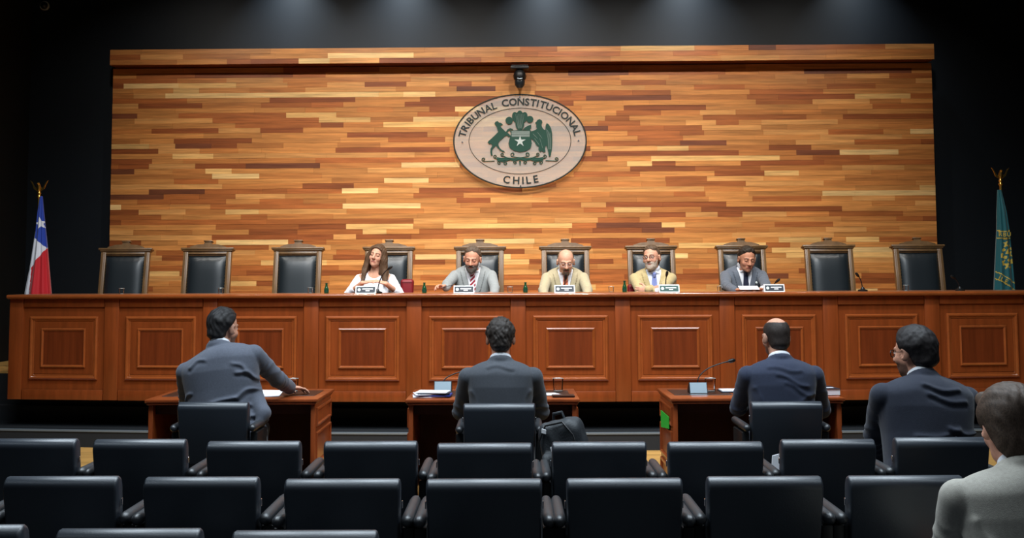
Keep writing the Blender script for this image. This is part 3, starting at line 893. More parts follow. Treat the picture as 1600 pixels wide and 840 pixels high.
def gooseneck(base, tip, name, label, group, foot=True, headr=0.012):
    base, tip = Vector(base), Vector(tip)
    r = empty(name, base)
    tag(r, label, 'microphone', group)
    d = tip - base
    ctl = Vector((d.x * 0.08, d.y * 0.08, d.z * 0.72))
    pts = []
    for k in range(15):
        t = k / 14
        pts.append(ctl * 2 * t * (1 - t) + d * t * t)
    if foot:
        MB().lathe([(0.045, 0), (0.045, 0.012), (0.02, 0.022), (0.012, 0.04)], n=20).build('base', M['black'], r)
    MB().tube(pts, 0.005, n=8).build('neck', M['black'], r)
    dr = (pts[-1] - pts[-2]).normalized()
    MB().tube([pts[-1] - dr * 0.012, pts[-1], pts[-1] + dr * 0.01, pts[-1] + dr * 0.035, pts[-1] + dr * 0.046], [headr * 0.6, headr * 0.85, headr, headr, headr * 0.5], n=12).build('mic_head', M['black'], r)
    return r
BY = lambda px, o: arcY(at(px, 450, Y=10).x) + o
for bpx, tpx, tpy, lab in ((590, 607, 418, 'gooseneck microphone leaning in front of the woman in white'), (882, 883.5, 433, 'gooseneck microphone in front of the balding man in beige'),
                           (1040, 1041.5, 428, 'gooseneck microphone in front of the man with crossed arms'), (1207, 1213, 438, 'short gooseneck microphone by the rightmost judge'),
                           (1348, 1341, 429, 'gooseneck microphone by the empty chair second from the right'), (1500, 1491, 432, 'gooseneck microphone at the right end of the bench')):
    Yb = BY(bpx, 0.16)
    b = at(bpx, 455, Y=Yb); t = at(tpx, tpy + 2, Y=Yb - 0.03)
    gooseneck((b.x, Yb, TOPZ), t, 'gooseneck_microphone', lab, 'microphones on the bench', headr=0.013)

def bottle(px, lab, h=0.16):
    Yb = BY(px, 0.30)
    b = at(px, 455, Y=Yb)
    r = empty('water_bottle', (b.x, Yb, TOPZ))
    tag(r, lab, 'bottle', 'green bottles on the bench')
    k = h / 0.16
    MB().lathe([(0.020, 0), (0.022, 0.006), (0.022, 0.065 * k), (0.017, 0.09 * k), (0.011, 0.115 * k), (0.010, 0.148 * k), (0.011, 0.15 * k)], n=18).build('glass_body', M['bottle'], r)
    MB().lathe([(0.0122, 0.148 * k), (0.0122, 0.160 * k)], n=14).build('cap', M['emblem'], r)
    MB().lathe([(0.0225, 0.012), (0.0225, 0.036)], n=18, close=False).build('label', M['emblem'], r)
bottle(510, 'green bottle left of the woman in white', 0.10)
bottle(663, 'green bottle between the woman and the bearded man', 0.10)
bottle(821, 'green bottle left of the balding man in beige', 0.10)
bottle(976, 'green bottle left of the man with crossed arms', 0.11)

def tumbler(loc, lab, group, h=0.09, r0=0.030, r1=0.036, fill=0.6):
    r = empty('water_glass', loc)
    tag(r, lab, 'glass', group)
    t = 0.0035
    MB().lathe([(r0, 0), (r1, h), (r1 - t, h), (r0 - t + 0.001, 0.010), (0.001, 0.009)], n=24, close=False).lathe([(r0, 0), (0.001, 0.0)], n=24, close=False).build('glass_wall', M['glass'], r)
    MB().tube([(r1 * math.cos(q), r1 * math.sin(q), h) for q in [2 * math.pi * k / 24 for k in range(25)]], 0.0016, n=6, cap=False).build('rim', M['silver'], r)  # silver ring painting the bright reflection along the glass edge
    MB().lathe([(r0 * 0.96, 0.001), (r0 * 0.96, 0.005)], n=24).build('glass_foot', M['silver'], r)
    if fill:
        f = 0.010 + (h - 0.01) * fill
        rf = r0 - t + (r1 - r0) * fill - 0.0006
        MB().lathe([(r0 - t - 0.001, 0.0105), (rf, f)], n=24).build('water', M['water'], r)
for px, lab in ((190, 'drinking glass before the leftmost empty chair'), (345, 'drinking glass before the second empty chair from the left'), (485, 'drinking glass left of the green bottle by the woman'),
                (797, 'drinking glass right of the bearded man'), (955, 'drinking glass between the beige suit and tan jacket'), (1125, 'drinking glass left of the man in dark grey'), (1416, 'drinking glass before the rightmost empty chair')):
    Yb = BY(px, 0.34); b = at(px, 455, Y=Yb)
    tumbler((b.x, Yb, TOPZ), lab, 'drinking glasses on the bench', 0.055, 0.022, 0.026, 0)

# red cushions beside two judges
def cushion(px0, px1, pytop, Y, lab):
    a, b = at(px0, 450, Y=Y), at(px1, 450, Y=Y)
    zt = at(px0, pytop, Y=Y).z
    w_ = b.x - a.x; z0 = DAIS + 0.50
    r = empty('red_cushion', ((a.x + b.x) / 2, Y, z0))
    tag(r, lab, 'cushion', 'dark red cushions')
    MB().box((w_, 0.09, zt - z0), (0, 0, (zt - z0) / 2), bev=0.03, seg=4, taper=(0.72, 1)).build('cover', M['red'], r)
    MB().tube([(-w_ / 2 + 0.02, -0.047, zt - z0 - 0.03), (w_ / 2 - 0.02, -0.047, zt - z0 - 0.03)], 0.004, n=6).build('piping', M['red'], r)
cushion(626, 647, 436, 11.17, 'dark red cushion on the chair beside the woman in white')
cushion(980, 992, 444, 11.17, 'dark red cushion beside the man with crossed arms')

# ------------------------------------------------------------------ things on the desks
DZ = 0.7625
def sheet(px, py, wd, dp, rz, lab, m='paper', z=DZ, th=0.002, name='paper_sheet', cat='paper', group='papers on the desks', loc=None):
    p = loc or at(px, py, Z=z)
    o = MB().box((wd, dp, th), (0, 0, th / 2)).build(name, M[m], None, (p[0], p[1], z), (0, 0, R(rz)))
    tag(o, lab, cat, group)
    return o
sheet(415, 616, 0.21, 0.297, 8, 'white paper sheet under the left man arm', th=0.004)
sheet(408, 613, 0.20, 0.28, -14, 'upper white sheet fanned over another on the left desk', z=DZ + 0.0045, th=0.004)
# stack of papers on the middle desk
pc = at(675, 621, Z=DZ)
zz = DZ
for k, (th, m, dx, rz, lab) in enumerate([(0.006, 'paper', -0.03, 6, 'lowest white bundle of the paper pile on the middle desk'), (0.010, 'blue', 0.02, -3, 'blue folder within the paper pile on the middle desk'),
                                          (0.005, 'paper', -0.02, 12, 'white bundle above the blue folder in the pile'), (0.006, 'navyprint', 0.01, 2, 'dark folder near the top of the paper pile'), (0.006, 'paper', 0.0, -8, 'top white bundle of the paper pile on the middle desk')]):
    sheet(0, 0, 0.215, 0.16, rz, lab, m, zz, th, 'paper_bundle', 'paper', 'paper pile on the middle desk', (pc.x + dx, pc.y + 0.08, zz))
    zz += th + 0.0006
sheet(851, 616, 0.20, 0.13, 20, 'white paper on the middle desk right of the seated man', th=0.003)
sheet(880, 619, 0.15, 0.10, 2, 'flat dark booklet at the right of the middle desk', 'blotter', DZ, 0.010, 'booklet', 'booklet')
# microphones with metal faced consoles
def console(px, py, lab, tip_px, tip_py, rz=0):
    p = at(px, py, Z=DZ)
    r = empty('desk_microphone', (p.x, p.y + 0.03, DZ), R(rz))
    tag(r, lab, 'microphone', 'desk microphones')
    w_, d, h = 0.125, 0.10, 0.075
    poly = [(-0.05, 0.004), (0.05, 0.0), (0.05, 0.02), (-0.006, h)]
    m = MB()
    poly = [(-0.055, 0), (0.045, 0), (0.045, 0.03), (-0.015, h), (-0.022, h)]
    a = [m.bm.verts.new((-w_ / 2, y, z)) for y, z in poly]; b = [m.bm.verts.new((w_ / 2, y, z)) for y, z in poly]
    m.bm.faces.new(a); m.bm.faces.new(list(reversed(b)))
    for i in range(5): m.bm.faces.new((a[i], b[i], b[(i + 1) % 5], a[(i + 1) % 5]))
    m.build('console_body', M['black'], r)
    tl = math.atan2(0.033, h)
    MB().box((w_ * 0.94, 0.003, h * 1.02), bev=0.001, seg=1).build('face_plate', M['grey_metal'], r, (0, -0.0405, h * 0.51), (-tl, 0, 0))
    tip = at(tip_px, tip_py, Y=p.y + 0.10) - Vector((p.x, p.y + 0.03, DZ))
    d = Vector((tip.x, tip.y, tip.z)); b0 = Vector((0.0, 0.0, 0.06))
    ctl = Vector((0.0, 0.01, d.z * 0.80))
    pts = [b0 * (1 - t) ** 2 + ctl * 2 * t * (1 - t) + d * t * t for t in [k / 16 for k in range(17)]]
    MB().tube(pts, 0.0042, n=8).build('gooseneck', M['black'], r)
    dr = (pts[-1] - pts[-2]).normalized()
    MB().tube([pts[-1] - dr * 0.03, pts[-1] - dr * 0.01, pts[-1], pts[-1] + dr * 0.03, pts[-1] + dr * 0.042], [0.005, 0.007, 0.014, 0.015, 0.008], n=12).build('mic_head', M['black'], r)
console(692, 612, 'desk microphone with metal face behind the paper pile', 737, 577)
console(1091, 614, 'desk microphone with metal face on the right desk', 1140, 564)
for px, py, lab in ((458, 611, 'water glass beside the hand on the left desk'), (872, 611, 'water glass on the middle desk right of the man'), (1110, 611, 'water glass behind the microphone on the right desk')):
    p = at(px, py, Z=DZ)
    tumbler((p.x, p.y, DZ), lab, 'water glasses on the desks', 0.092, 0.033, 0.038, 0.35)
# notebook and thick book on the right desk
p = at(1150, 611, Z=DZ)
nb = empty('notebook', (p.x, p.y, DZ)); tag(nb, 'open white notebook with dark cover left of the man in navy', 'notebook')
MB().box((0.24, 0.17, 0.006), (0, 0, 0.003), bev=0.001, seg=1).build('cover', M['navyprint'], nb)
MB().box((0.22, 0.15, 0.006), (0, 0, 0.009)).build('pages', M['paper'], nb)
p = at(1291, 616, Z=DZ)
bk = empty('thick_book', (p.x, p.y + 0.05, DZ), R(4)); tag(bk, 'thick white paged book with blue cover at the right desk end', 'book')
MB().box((0.15, 0.20, 0.04), (0, 0, 0.022)).build('pages', M['paper'], bk)
MB().box((0.155, 0.21, 0.002), (0, 0, 0.0435)).build('cover', M['navyprint'], bk)
MB().box((0.09, 0.03, 0.001), (0.01, -0.03, 0.0452)).build('cover_band', M['paper'], bk)
# folded paper standing on an audience chair
p = at(1213, 728, Y=5.28)
fp = MB()
a = [fp.bm.verts.new(v) for v in ((-0.02, 0, 0), (0.10, 0.02, 0), (0.10, 0.05, 0.235), (0.005, 0.035, 0.215))]
b = [fp.bm.verts.new(v) for v in ((-0.02, 0.006, 0), (0.10, 0.026, 0), (0.10, 0.056, 0.235), (0.005, 0.041, 0.215))]
fp.bm.faces.new(a); fp.bm.faces.new(list(reversed(b)))
for i in range(4): fp.bm.faces.new((a[i], b[i], b[(i + 1) % 4], a[(i + 1) % 4]))
o = fp.build('folded_paper', M['paper'], None, (p.x - 0.01, 5.30, 0.464))
tag(o, 'white folded paper propped on an audience chair seat', 'paper')
# ------------------------------------------------------------------ smooth solid modelling for bodies, clothes, hair
class Field:
    def __init__(s, lo, hi, h):
        s.h = h; s.lo = np.array(lo, np.float64)
        s.n = np.maximum(4, np.ceil((np.array(hi) - s.lo) / h).astype(int) + 1)
        s.ax = [(s.lo[i] + h * np.arange(s.n[i])).astype(np.float32) for i in range(3)]
        s.F = np.full(tuple(s.n), 1.0, np.float32)
    def grid(s):
        return s.ax[0][:, None, None], s.ax[1][None, :, None], s.ax[2][None, None, :]
    def _sl(s, lo, hi):
        i0 = np.clip(np.floor((np.array(lo) - s.lo) / s.h).astype(int), 0, s.n)
        i1 = np.clip(np.ceil((np.array(hi) - s.lo) / s.h).astype(int) + 1, 0, s.n)
        return tuple(slice(a, b) for a, b in zip(i0, i1))
    def put(s, fn, lo, hi, k, sub=False):
        pad = k + 4 * s.h + 0.012
        sl = s._sl(np.array(lo) - pad, np.array(hi) + pad)
        X, Y, Z = s.ax[0][sl[0]][:, None, None], s.ax[1][sl[1]][None, :, None], s.ax[2][sl[2]][None, None, :]
        if X.size == 0 or Y.size == 0 or Z.size == 0: return
        d = fn(X, Y, Z).astype(np.float32)
        A = s.F[sl]
        k = max(k, 1e-5)
        if sub:
            h = np.clip(0.5 - 0.5 * (A + d) / k, 0, 1)
            s.F[sl] = A * (1 - h) + (-d) * h + k * h * (1 - h)
        else:
            h = np.clip(0.5 + 0.5 * (d - A) / k, 0, 1)
            s.F[sl] = d * (1 - h) + A * h - k * h * (1 - h)
    def cone(s, a, b, ra, rb, k=0.02, sub=False):
        a, b = np.array(a, float), np.array(b, float)
        ab = b - a; L = max(float(ab @ ab), 1e-9)
        def fn(X, Y, Z):
            px, py, pz = X - a[0], Y - a[1], Z - a[2]
            t = np.clip((px * ab[0] + py * ab[1] + pz * ab[2]) / L, 0, 1)
            return np.sqrt((px - t * ab[0]) ** 2 + (py - t * ab[1]) ** 2 + (pz - t * ab[2]) ** 2) - (ra + (rb - ra) * t)
        r = max(ra, rb)
        s.put(fn, np.minimum(a, b) - r, np.maximum(a, b) + r, k, sub)
    def ell(s, c, r, rot=None, k=0.02, sub=False):
        c = np.array(c, float); r = np.array(r, float)
        Q = np.eye(3) if rot is None else np.array(rot).T
        def fn(X, Y, Z):
            x, y, z = X - c[0], Y - c[1], Z - c[2]
            u = (Q[0, 0] * x + Q[0, 1] * y + Q[0, 2] * z) / r[0]
            v = (Q[1, 0] * x + Q[1, 1] * y + Q[1, 2] * z) / r[1]
            w_ = (Q[2, 0] * x + Q[2, 1] * y + Q[2, 2] * z) / r[2]
            k0 = np.sqrt(u * u + v * v + w_ * w_) + 1e-9
            k1 = np.sqrt((u / r[0]) ** 2 + (v / r[1]) ** 2 + (w_ / r[2]) ** 2) + 1e-9
            return k0 * (k0 - 1) / k1
        m = r.max() if rot is not None else r
        s.put(fn, c - m, c + m, k, sub)
    def torus(s, c, Rx, Ry, r, rot, k=0.01):
        c = np.array(c, float); Q = np.array(rot).T
        def fn(X, Y, Z):
            x, y, z = X - c[0], Y - c[1], Z - c[2]
            u = Q[0, 0] * x + Q[0, 1] * y + Q[0, 2] * z
            v = Q[1, 0] * x + Q[1, 1] * y + Q[1, 2] * z
            w_ = Q[2, 0] * x + Q[2, 1] * y + Q[2, 2] * z
            q = np.sqrt((u / Rx) ** 2 + (v / Ry) ** 2) + 1e-9
            d = (q - 1) * min(Rx, Ry)
            return np.sqrt(d * d + (w_ * 0.6) ** 2) - r
        m = max(Rx, Ry) + r * 2
        s.put(fn, c - m, c + m, k)
    def mesh(s, name):
        F = s.F
        F[0] = F[-1] = 1; F[:, 0] = F[:, -1] = 1; F[:, :, 0] = F[:, :, -1] = 1
        S_ = F < 0
        nx, ny, nz = F.shape
        c = [S_[i:nx - 1 + i, j:ny - 1 + j, k:nz - 1 + k] for i in (0, 1) for j in (0, 1) for k in (0, 1)]
        anyv = c[0].copy(); allv = c[0].copy()
        for q in c[1:]:
            anyv |= q; allv &= q
        act = anyv & ~allv
        idx = np.full(act.shape, -1, np.int64)
        I = np.argwhere(act)
        idx[act] = np.arange(len(I))
        acc = np.zeros((len(I), 3)); cnt = np.zeros(len(I))
        offs = [(i, j, k) for i in (0, 1) for j in (0, 1) for k in (0, 1)]
        vals = {o: F[I[:, 0] + o[0], I[:, 1] + o[1], I[:, 2] + o[2]].astype(np.float64) for o in offs}
        for a in offs:
            for d in range(3):
                if a[d]: continue
                b = list(a); b[d] = 1; b = tuple(b)
                va, vb = vals[a], vals[b]
                cr = (va < 0) != (vb < 0)
                t = np.where(cr, va / np.where(cr, va - vb, 1), 0)
                p = np.tile(np.array(a, float), (len(I), 1)); p[:, d] = t
                acc[cr] += p[cr]; cnt[cr] += 1
        V = (I + acc / cnt[:, None]) * s.h + s.lo
        quads = []
        for d in range(3):
            u, v = (d + 1) % 3, (d + 2) % 3
            sa = [slice(None)] * 3; sb = [slice(None)] * 3
            sa[d] = slice(0, -1); sb[d] = slice(1, None)
            A, B = S_[tuple(sa)], S_[tuple(sb)]
            E = np.argwhere(A != B)
            ok = (E[:, u] > 0) & (E[:, v] > 0) & (E[:, u] < F.shape[u] - 1) & (E[:, v] < F.shape[v] - 1)
            E = E[ok]
            fl = A[E[:, 0], E[:, 1], E[:, 2]]
            def g(du, dv):
                e = E.copy(); e[:, u] -= du; e[:, v] -= dv
                return idx[e[:, 0], e[:, 1], e[:, 2]]
            q = np.stack([g(1, 1), g(0, 1), g(0, 0), g(1, 0)], 1)
            q[~fl] = q[~fl][:, ::-1]
            quads.append(q)
        Q = np.concatenate(quads)
        me = bpy.data.meshes.new(name)
        me.vertices.add(len(V)); me.vertices.foreach_set('co', V.astype(np.float32).ravel())
        me.loops.add(len(Q) * 4); me.loops.foreach_set('vertex_index', Q.astype(np.int32).ravel())
        me.polygons.add(len(Q)); me.polygons.foreach_set('loop_start', (np.arange(len(Q)) * 4).astype(np.int32))
        me.update(calc_edges=True); me.validate()
        me.polygons.foreach_set('use_smooth', [True] * len(me.polygons))
        return me, V

def wob(X, Y, Z, f, ph=0.0):
    return (np.sin(X * f + 1.7 * np.sin(Y * f * 0.7 + ph) + ph) * np.sin(Z * f * 1.1 + 1.3 * np.sin(X * f * 0.6 + ph * 2)) + np.sin(Y * f * 1.2 + Z * f * 0.5 + ph * 3) * 0.5)

M['skin'] = attr_mat('skin', 0.55, 0.35, grain=((55, 55, 55), 0.10), bump=(240, 0.15))
def cloth(name, c, rough=0.85, weave=0.3, sheen=0.15):
    return mat(name, srgb(*c), rough, 0, 0.25, noise=((90, 90, 90), 0.10), bump=(420, weave), sheen=sheen)
def hairmat(name, c):
    return mat(name, srgb(*c), 0.6, 0, 0.3, noise=((340, 45, 110), 0.45), bump=(330, 0.25))

def rx(a): return np.array(Matrix.Rotation(a, 3, 'X'))
def rmat(y, p, r): return np.array(Matrix.Rotation(R(y), 3, 'Z') @ Matrix.Rotation(R(p), 3, 'X') @ Matrix.Rotation(R(r), 3, 'Y'))
def nz(v): v = np.array(v, float); return v / (np.linalg.norm(v) + 1e-9)

def put_hand(F, wrist, d, nrm, curl, side, k=0.006, sc=1.0):
    """palm and five fingers; d along the hand, nrm out of the palm, side +1 = right hand"""
    d = nz(d); nrm = nz(np.array(nrm) - d * np.dot(nrm, d)); lat = np.cross(d, nrm) * side   # towards the thumb
    wrist = np.array(wrist, float)
    pr = np.stack([lat, nrm, d], 1)
    F.ell(wrist + d * 0.048 * sc, (0.040 * sc, 0.016 * sc, 0.052 * sc), pr, 0.012)
    for j, (o, L) in enumerate(((0.028, 0.070), (0.0095, 0.080), (-0.0095, 0.075), (-0.027, 0.058))):
        p = wrist + d * (0.088 - 0.004 * abs(j - 1)) * sc + lat * o * sc
        a = curl * 0.35; dirv = d
        rr = (0.0095, 0.0095, 0.009, 0.008)[j] * sc
        for q, f in enumerate((0.45, 0.32, 0.23)):
            ang = a + curl * (0.0, 0.8, 1.3)[q]
            dirv = d * math.cos(ang) + nrm * math.sin(ang) + lat * (0.10 * (1.5 - j))
            e = p + nz(dirv) * L * f * sc
            F.cone(p, e, rr * (1 - 0.06 * q), rr * (0.94 - 0.06 * q), 0.004)
            p = e
    p = wrist + d * 0.03 * sc + lat * 0.030 * sc
    m = p + nz(d * 0.6 + lat * 0.75 + nrm * 0.35) * 0.042 * sc
    e = m + nz(d * 0.9 + lat * 0.15 + nrm * (0.2 + 0.5 * math.sin(curl))) * 0.036 * sc
    F.cone(p, m, 0.013 * sc, 0.0105 * sc, 0.006); F.cone(m, e, 0.0105 * sc, 0.008 * sc, 0.004)

def person(label, head, floor, face, lean=8, hd=(0, 0, 0), bulk=1.0, sw=0.195, wr=None, wl=None, hands=None, jacket='suit', jc=(90, 95, 100), shirt=(225, 226, 230), tie=None, tie2=None,
           skin=(205, 150, 120), hair=(50, 38, 30), hstyle='short', beard=None, beardc=(60, 50, 45), glasses=False, vox=0.006, bvox=0.009, fold=0.004, seed=1.0, hs=1.06, hip_back=0.0, pole=(0.5, -0.4, -0.8),
           knee=0.46, twist=0.0, sh_drop=(0, 0), trousers=None, pin=False, elbows=None, folds=None, sfold=0.006, side=0.0, eyes='open', neck=0.128, hfwd=0.022, tail=None):
    a = R(lean)
    P = np.array((0, 0, 0.52))
    TW = np.array(Matrix.Rotation(R(twist), 3, 'Z'))
    RL = TW @ np.array(Matrix.Rotation(R(side), 3, 'Y')) @ rx(-a)
    T0 = lambda p: P + RL @ (np.array(p, float) - P)
    Rh = rmat(*hd)
    piv = T0((0, 0.012, 1.105))
    hc0 = piv + Rh @ np.array((0, hfwd, neck)) * hs
    Rf = np.array(Matrix.Rotation(R(face), 3, 'Z'))
    hw = np.array(head, float)
    org = hw - Rf @ hc0; dz = org[2] - floor
    org = np.array((org[0], org[1], floor))
    P = P + (0, 0, dz)
    T = lambda p: P + RL @ (np.array(p, float) + (0, 0, dz) - P)
    piv = piv + (0, 0, dz); hc = hc0 + (0, 0, dz)
    Lc = lambda pw: Rf.T @ (np.array(pw, float) - org)       # world -> local
    H = lambda p: hc + Rh @ (np.array(p, float) * hs)
    # arms
    arms = {}
    for s, wv in ((1, wr), (-1, wl)):
        sd = sh_drop[0 if s == 1 else 1]
        sh = T((s * sw, -0.014, 0.992 - sd))
        if wv is None: w_ = np.array((s * 0.17, 0.34, 0.62)) + (0, 0, dz * 0.3)
        else: w_ = Lc(wv)
        v = w_ - sh; L = np.linalg.norm(v); l1, l2 = 0.29, 0.265
        if L > (l1 + l2) * 0.995:
            k_ = L / ((l1 + l2) * 0.99); l1 *= k_; l2 *= k_
        c_ = (l1 * l1 + L * L - l2 * l2) / (2 * l1 * L)
        base = sh + nz(v) * l1 * c_
        pl_ = np.array(((elbows or {}).get(s, pole))) * (s, 1, 1)
        pl_ = nz(pl_ - nz(v) * np.dot(pl_, nz(v)))
        el = base + pl_ * l1 * math.sqrt(max(0, 1 - c_ * c_))
        hdn = (hands or {}).get(s, {})
        dirv = Rf.T @ np.array(hdn['d'], float) if 'd' in hdn else nz(w_ - el)
        nv = Rf.T @ np.array(hdn['n'], float) if 'n' in hdn else np.array((-s * 0.3, 0, -1.0))
        arms[s] = (sh, el, w_, dirv, nv, hdn.get('curl', 0.5))
    allp = [hc] + [q for v in arms.values() for q in v[:3]] + [v[2] + nz(v[3]) * 0.19 for v in arms.values()]
    allp = np.array(allp)
    lo = np.minimum(allp.min(0) - 0.17, (-0.27 * bulk, -0.27, 0.36 + dz)); hi = np.maximum(allp.max(0) + 0.17, (0.27 * bulk, 0.25, 0))
    # ---- body
    B = Field(lo, hi, vox)
    B.ell(T((0, 0, 0.87)), (0.15 * bulk, 0.09 * bulk, 0.22), RL, 0.04); B.ell(T((0, 0, 0.60)), (0.14 * bulk, 0.095, 0.17), RL, 0.05)
    B.cone(T((-0.13, 0, 1.0)), T((0.13, 0, 1.0)), 0.045, 0.045, 0.04)
    for s, (sh, el, w_, dv, nv, cu) in arms.items():
        B.cone(sh, el, 0.043, 0.034, 0.03); B.cone(el, w_, 0.036, 0.024, 0.02)
        put_hand(B, w_, dv, nv, cu, s, sc=1.0 if jacket != 'blouse' else 0.92)
    nr = 0.056 if jacket != 'blouse' else 0.046
    B.cone(T((0, -0.005, 1.03)), H((0, -0.018, -0.05)), nr + 0.012 * (bulk - 0.6), nr, 0.03)
    fw = 1.0 if jacket != 'blouse' else 0.92
    B.ell(H((0, -0.015, 0.03)), np.array((0.075 * fw, 0.095, 0.088)) * hs, Rh, 0.02)
    B.ell(H((0, 0.018, -0.03)), np.array((0.061 * fw, 0.068, 0.083)) * hs, Rh, 0.02)
    B.ell(H((0, 0.036, -0.080)), np.array((0.047 * fw, 0.045, 0.033)) * hs, Rh, 0.02)
    B.ell(H((0, 0.066, -0.097)), np.array((0.021, 0.018, 0.017)) * hs, Rh, 0.015)
    for s in (-1, 1):
        B.ell(H((s * 0.036, 0.055, -0.028)), np.array((0.024, 0.024, 0.026)) * hs, Rh, 0.015)
        B.ell(H((s * 0.031, 0.094, 0.006)), np.array((0.017, 0.014, 0.012)) * hs, Rh, 0.010, sub=True)
        B.ell(H((s * 0.031, 0.073, 0.004)), np.array((0.014, 0.013, 0.011)) * hs, Rh, 0.003)
        ex = 0.081 * fw
        B.ell(H((s * ex, -0.012, -0.006)), np.array((0.012, 0.023, 0.034)) * hs, Rh @ rmat(-s * 22, -8, 0), 0.006)
        B.ell(H((s * (ex + 0.009), -0.002, -0.002)), np.array((0.006, 0.011, 0.018)) * hs, Rh, 0.004, sub=True)
        B.cone(H((s * 0.012, 0.083, 0.024)), H((s * 0.042, 0.070, 0.024)), 0.010 * hs, 0.008 * hs, 0.010)
        B.ell(H((s * 0.012, 0.094, -0.032)), np.array((0.009, 0.010, 0.008)) * hs, Rh, 0.006)
    B.cone(H((0, 0.084, 0.014)), H((0, 0.108, -0.028)), 0.0085 * hs, 0.0125 * hs, 0.008)
    B.cone(H((-0.019, 0.078, -0.060)), H((0.019, 0.078, -0.060)), 0.0085 * hs, 0.0085 * hs, 0.006)
    B.cone(H((-0.017, 0.077, -0.070)), H((0.017, 0.077, -0.070)), 0.009 * hs, 0.009 * hs, 0.005)
    me, V = B.mesh('person')
    q = (V - hc) @ Rh / hs
    x, y, z = q[:, 0], q[:, 1], q[:, 2]
    sk = np.array(srgb(*skin)[:3]); C = np.tile(sk, (len(V), 1))
    def mixc(mask, col, f):
        m = (mask * f)[:, None]
        C[:] = C * (1 - m) + np.array(srgb(*col)[:3]) * m
    ax_ = np.abs(x)
    sm = lambda v, w_: np.clip(0.5 + v / w_, 0, 1)
    frontf = (y > 0.035) & (np.abs(z) < 0.15)
    mixc(frontf * np.exp(-((ax_ - 0.036) / 0.02) ** 2 - ((z + 0.03) / 0.02) ** 2), (200, 120, 104), 0.22)
    mixc(frontf * (y > 0.065) * sm(0.0075 - np.abs(z + 0.065), 0.006) * sm(0.023 - ax_, 0.006), (158, 84, 78), 0.8)
    mixc(frontf * sm(0.0015 - np.abs(z + 0.065), 0.003) * sm(0.022 - ax_, 0.006), (90, 40, 40), 0.7)
    browc = tuple(int(v * 0.8) for v in hair)
    mixc(frontf * sm(0.0045 - np.abs(z - 0.024 - 0.12 * (0.03 - np.abs(ax_ - 0.03))), 0.005) * sm(0.018 - np.abs(ax_ - 0.029), 0.006), browc, 0.85)
    down = hd[1] < -10 or eyes == 'closed'
    if down:
        mixc(frontf * sm(0.0035 - np.abs(z + 0.002), 0.004) * sm(0.014 - np.abs(ax_ - 0.031), 0.005), (50, 34, 30), 0.85)
    else:
        mixc(frontf * sm(0.0055 - np.abs(z - 0.004), 0.003) * sm(0.013 - np.abs(ax_ - 0.031), 0.004), (214, 206, 200), 0.8)
        mixc(frontf * sm(0.0055 - np.hypot(z - 0.004, ax_ - 0.031), 0.003), (36, 26, 22), 0.95)
        mixc(frontf * sm(0.002 - np.abs(z - 0.0095), 0.003) * sm(0.015 - np.abs(ax_ - 0.031), 0.004), (50, 34, 30), 0.8)
    if beard:
        bz = sm(-0.038 - z - 0.25 * np.maximum(0, 0.05 - y), 0.02) * (y > 0.0) * sm(0.105 - ax_ - 0.02, 0.02) * (z > -0.16)
        if beard == 'goatee': bz = bz * sm(0.030 - ax_, 0.012)
        lipm = sm(0.006 - np.abs(z + 0.067), 0.004) * sm(0.019 - ax_, 0.005)
        mixc(np.clip(bz - lipm, 0, 1), beardc, 0.8)
    if hstyle in ('short', 'buzz', 'bald', 'curly', 'thick'):   # stubble shadow at temples and nape under the hair edge
        mixc((z > -0.06) * (z < 0.03) * (y < 0.02) * (y > -0.2) * (ax_ > 0.05) * sm(0.0 - y, 0.02), hair, 0.35)
    ca = me.color_attributes.new('tint', 'FLOAT_COLOR', 'POINT')
    ca.data.foreach_set('color', np.concatenate([C, np.ones((len(V), 1))], 1).astype(np.float32).ravel())
    body = link('person', me, M['skin'], None, org, (0, 0, R(face)))
    tag(body, label, 'person')
    # ---- torso shell used by jacket and shirt
    Ri = RL.T
    def tframe(X, Y, Z):
        x, y, z = X - P[0], Y - P[1], Z - P[2]
        return [Ri[i, 0] * x + Ri[i, 1] * y + Ri[i, 2] * z + (0.52 if i == 2 else 0) for i in range(3)]
    TZ = [0.40, 0.55, 0.68, 0.80, 0.92, 1.00, 1.06, 1.12]
    fem = jacket == 'blouse'
    TA = np.array([0.205, 0.200, 0.182, 0.186, 0.198, 0.204, 0.200, 0.18]) * bulk * (sw / 0.20) ** 0.5
    TB = np.array([0.150, 0.150, 0.138, 0.132, 0.128, 0.116, 0.104, 0.088]) * bulk ** 1.15
    TC = [0.055, 0.05, 0.035, 0.015, -0.006, -0.018, -0.024, -0.026]
    def torso(F, g=0.0):
        dr, dl = sh_drop
        def fn(X, Y, Z):
            tx, ty, tz = tframe(X, Y, Z)
            ca_ = np.interp(tz, TZ, TA) + g; cb_ = np.interp(tz, TZ, TB) + g; cy_ = np.interp(tz, TZ, TC)
            q_ = (np.abs(tx / ca_) ** 2.5 + np.abs((ty - cy_) / cb_) ** 2.5) ** 0.4
            d_ = (q_ - 1) * np.minimum(ca_, cb_)
            ax2 = np.abs(tx)
            zt = 1.108 + g - 0.30 * np.maximum(ax2 - 0.05, 0) - 1.3 * np.maximum(ax2 - sw * 1.02, 0) - 0.55 * np.maximum(np.abs(ty - cy_) - 0.03, 0) - np.where(tx > 0, dr, dl) * np.clip(ax2 / 0.18, 0, 1)
            e_ = (tz - zt) * 0.9
            k_ = 0.05
            h_ = np.clip(0.5 + 0.5 * (d_ - e_) / k_, 0, 1)
            d_ = e_ * (1 - h_) + d_ * h_ + k_ * h_ * (1 - h_)
            return np.maximum(d_, 0.43 - tz)
        F.put(fn, lo, hi, 0.001)
    J = Field(lo, hi, bvox)
    torso(J)
    X, Y, Z = J.grid()
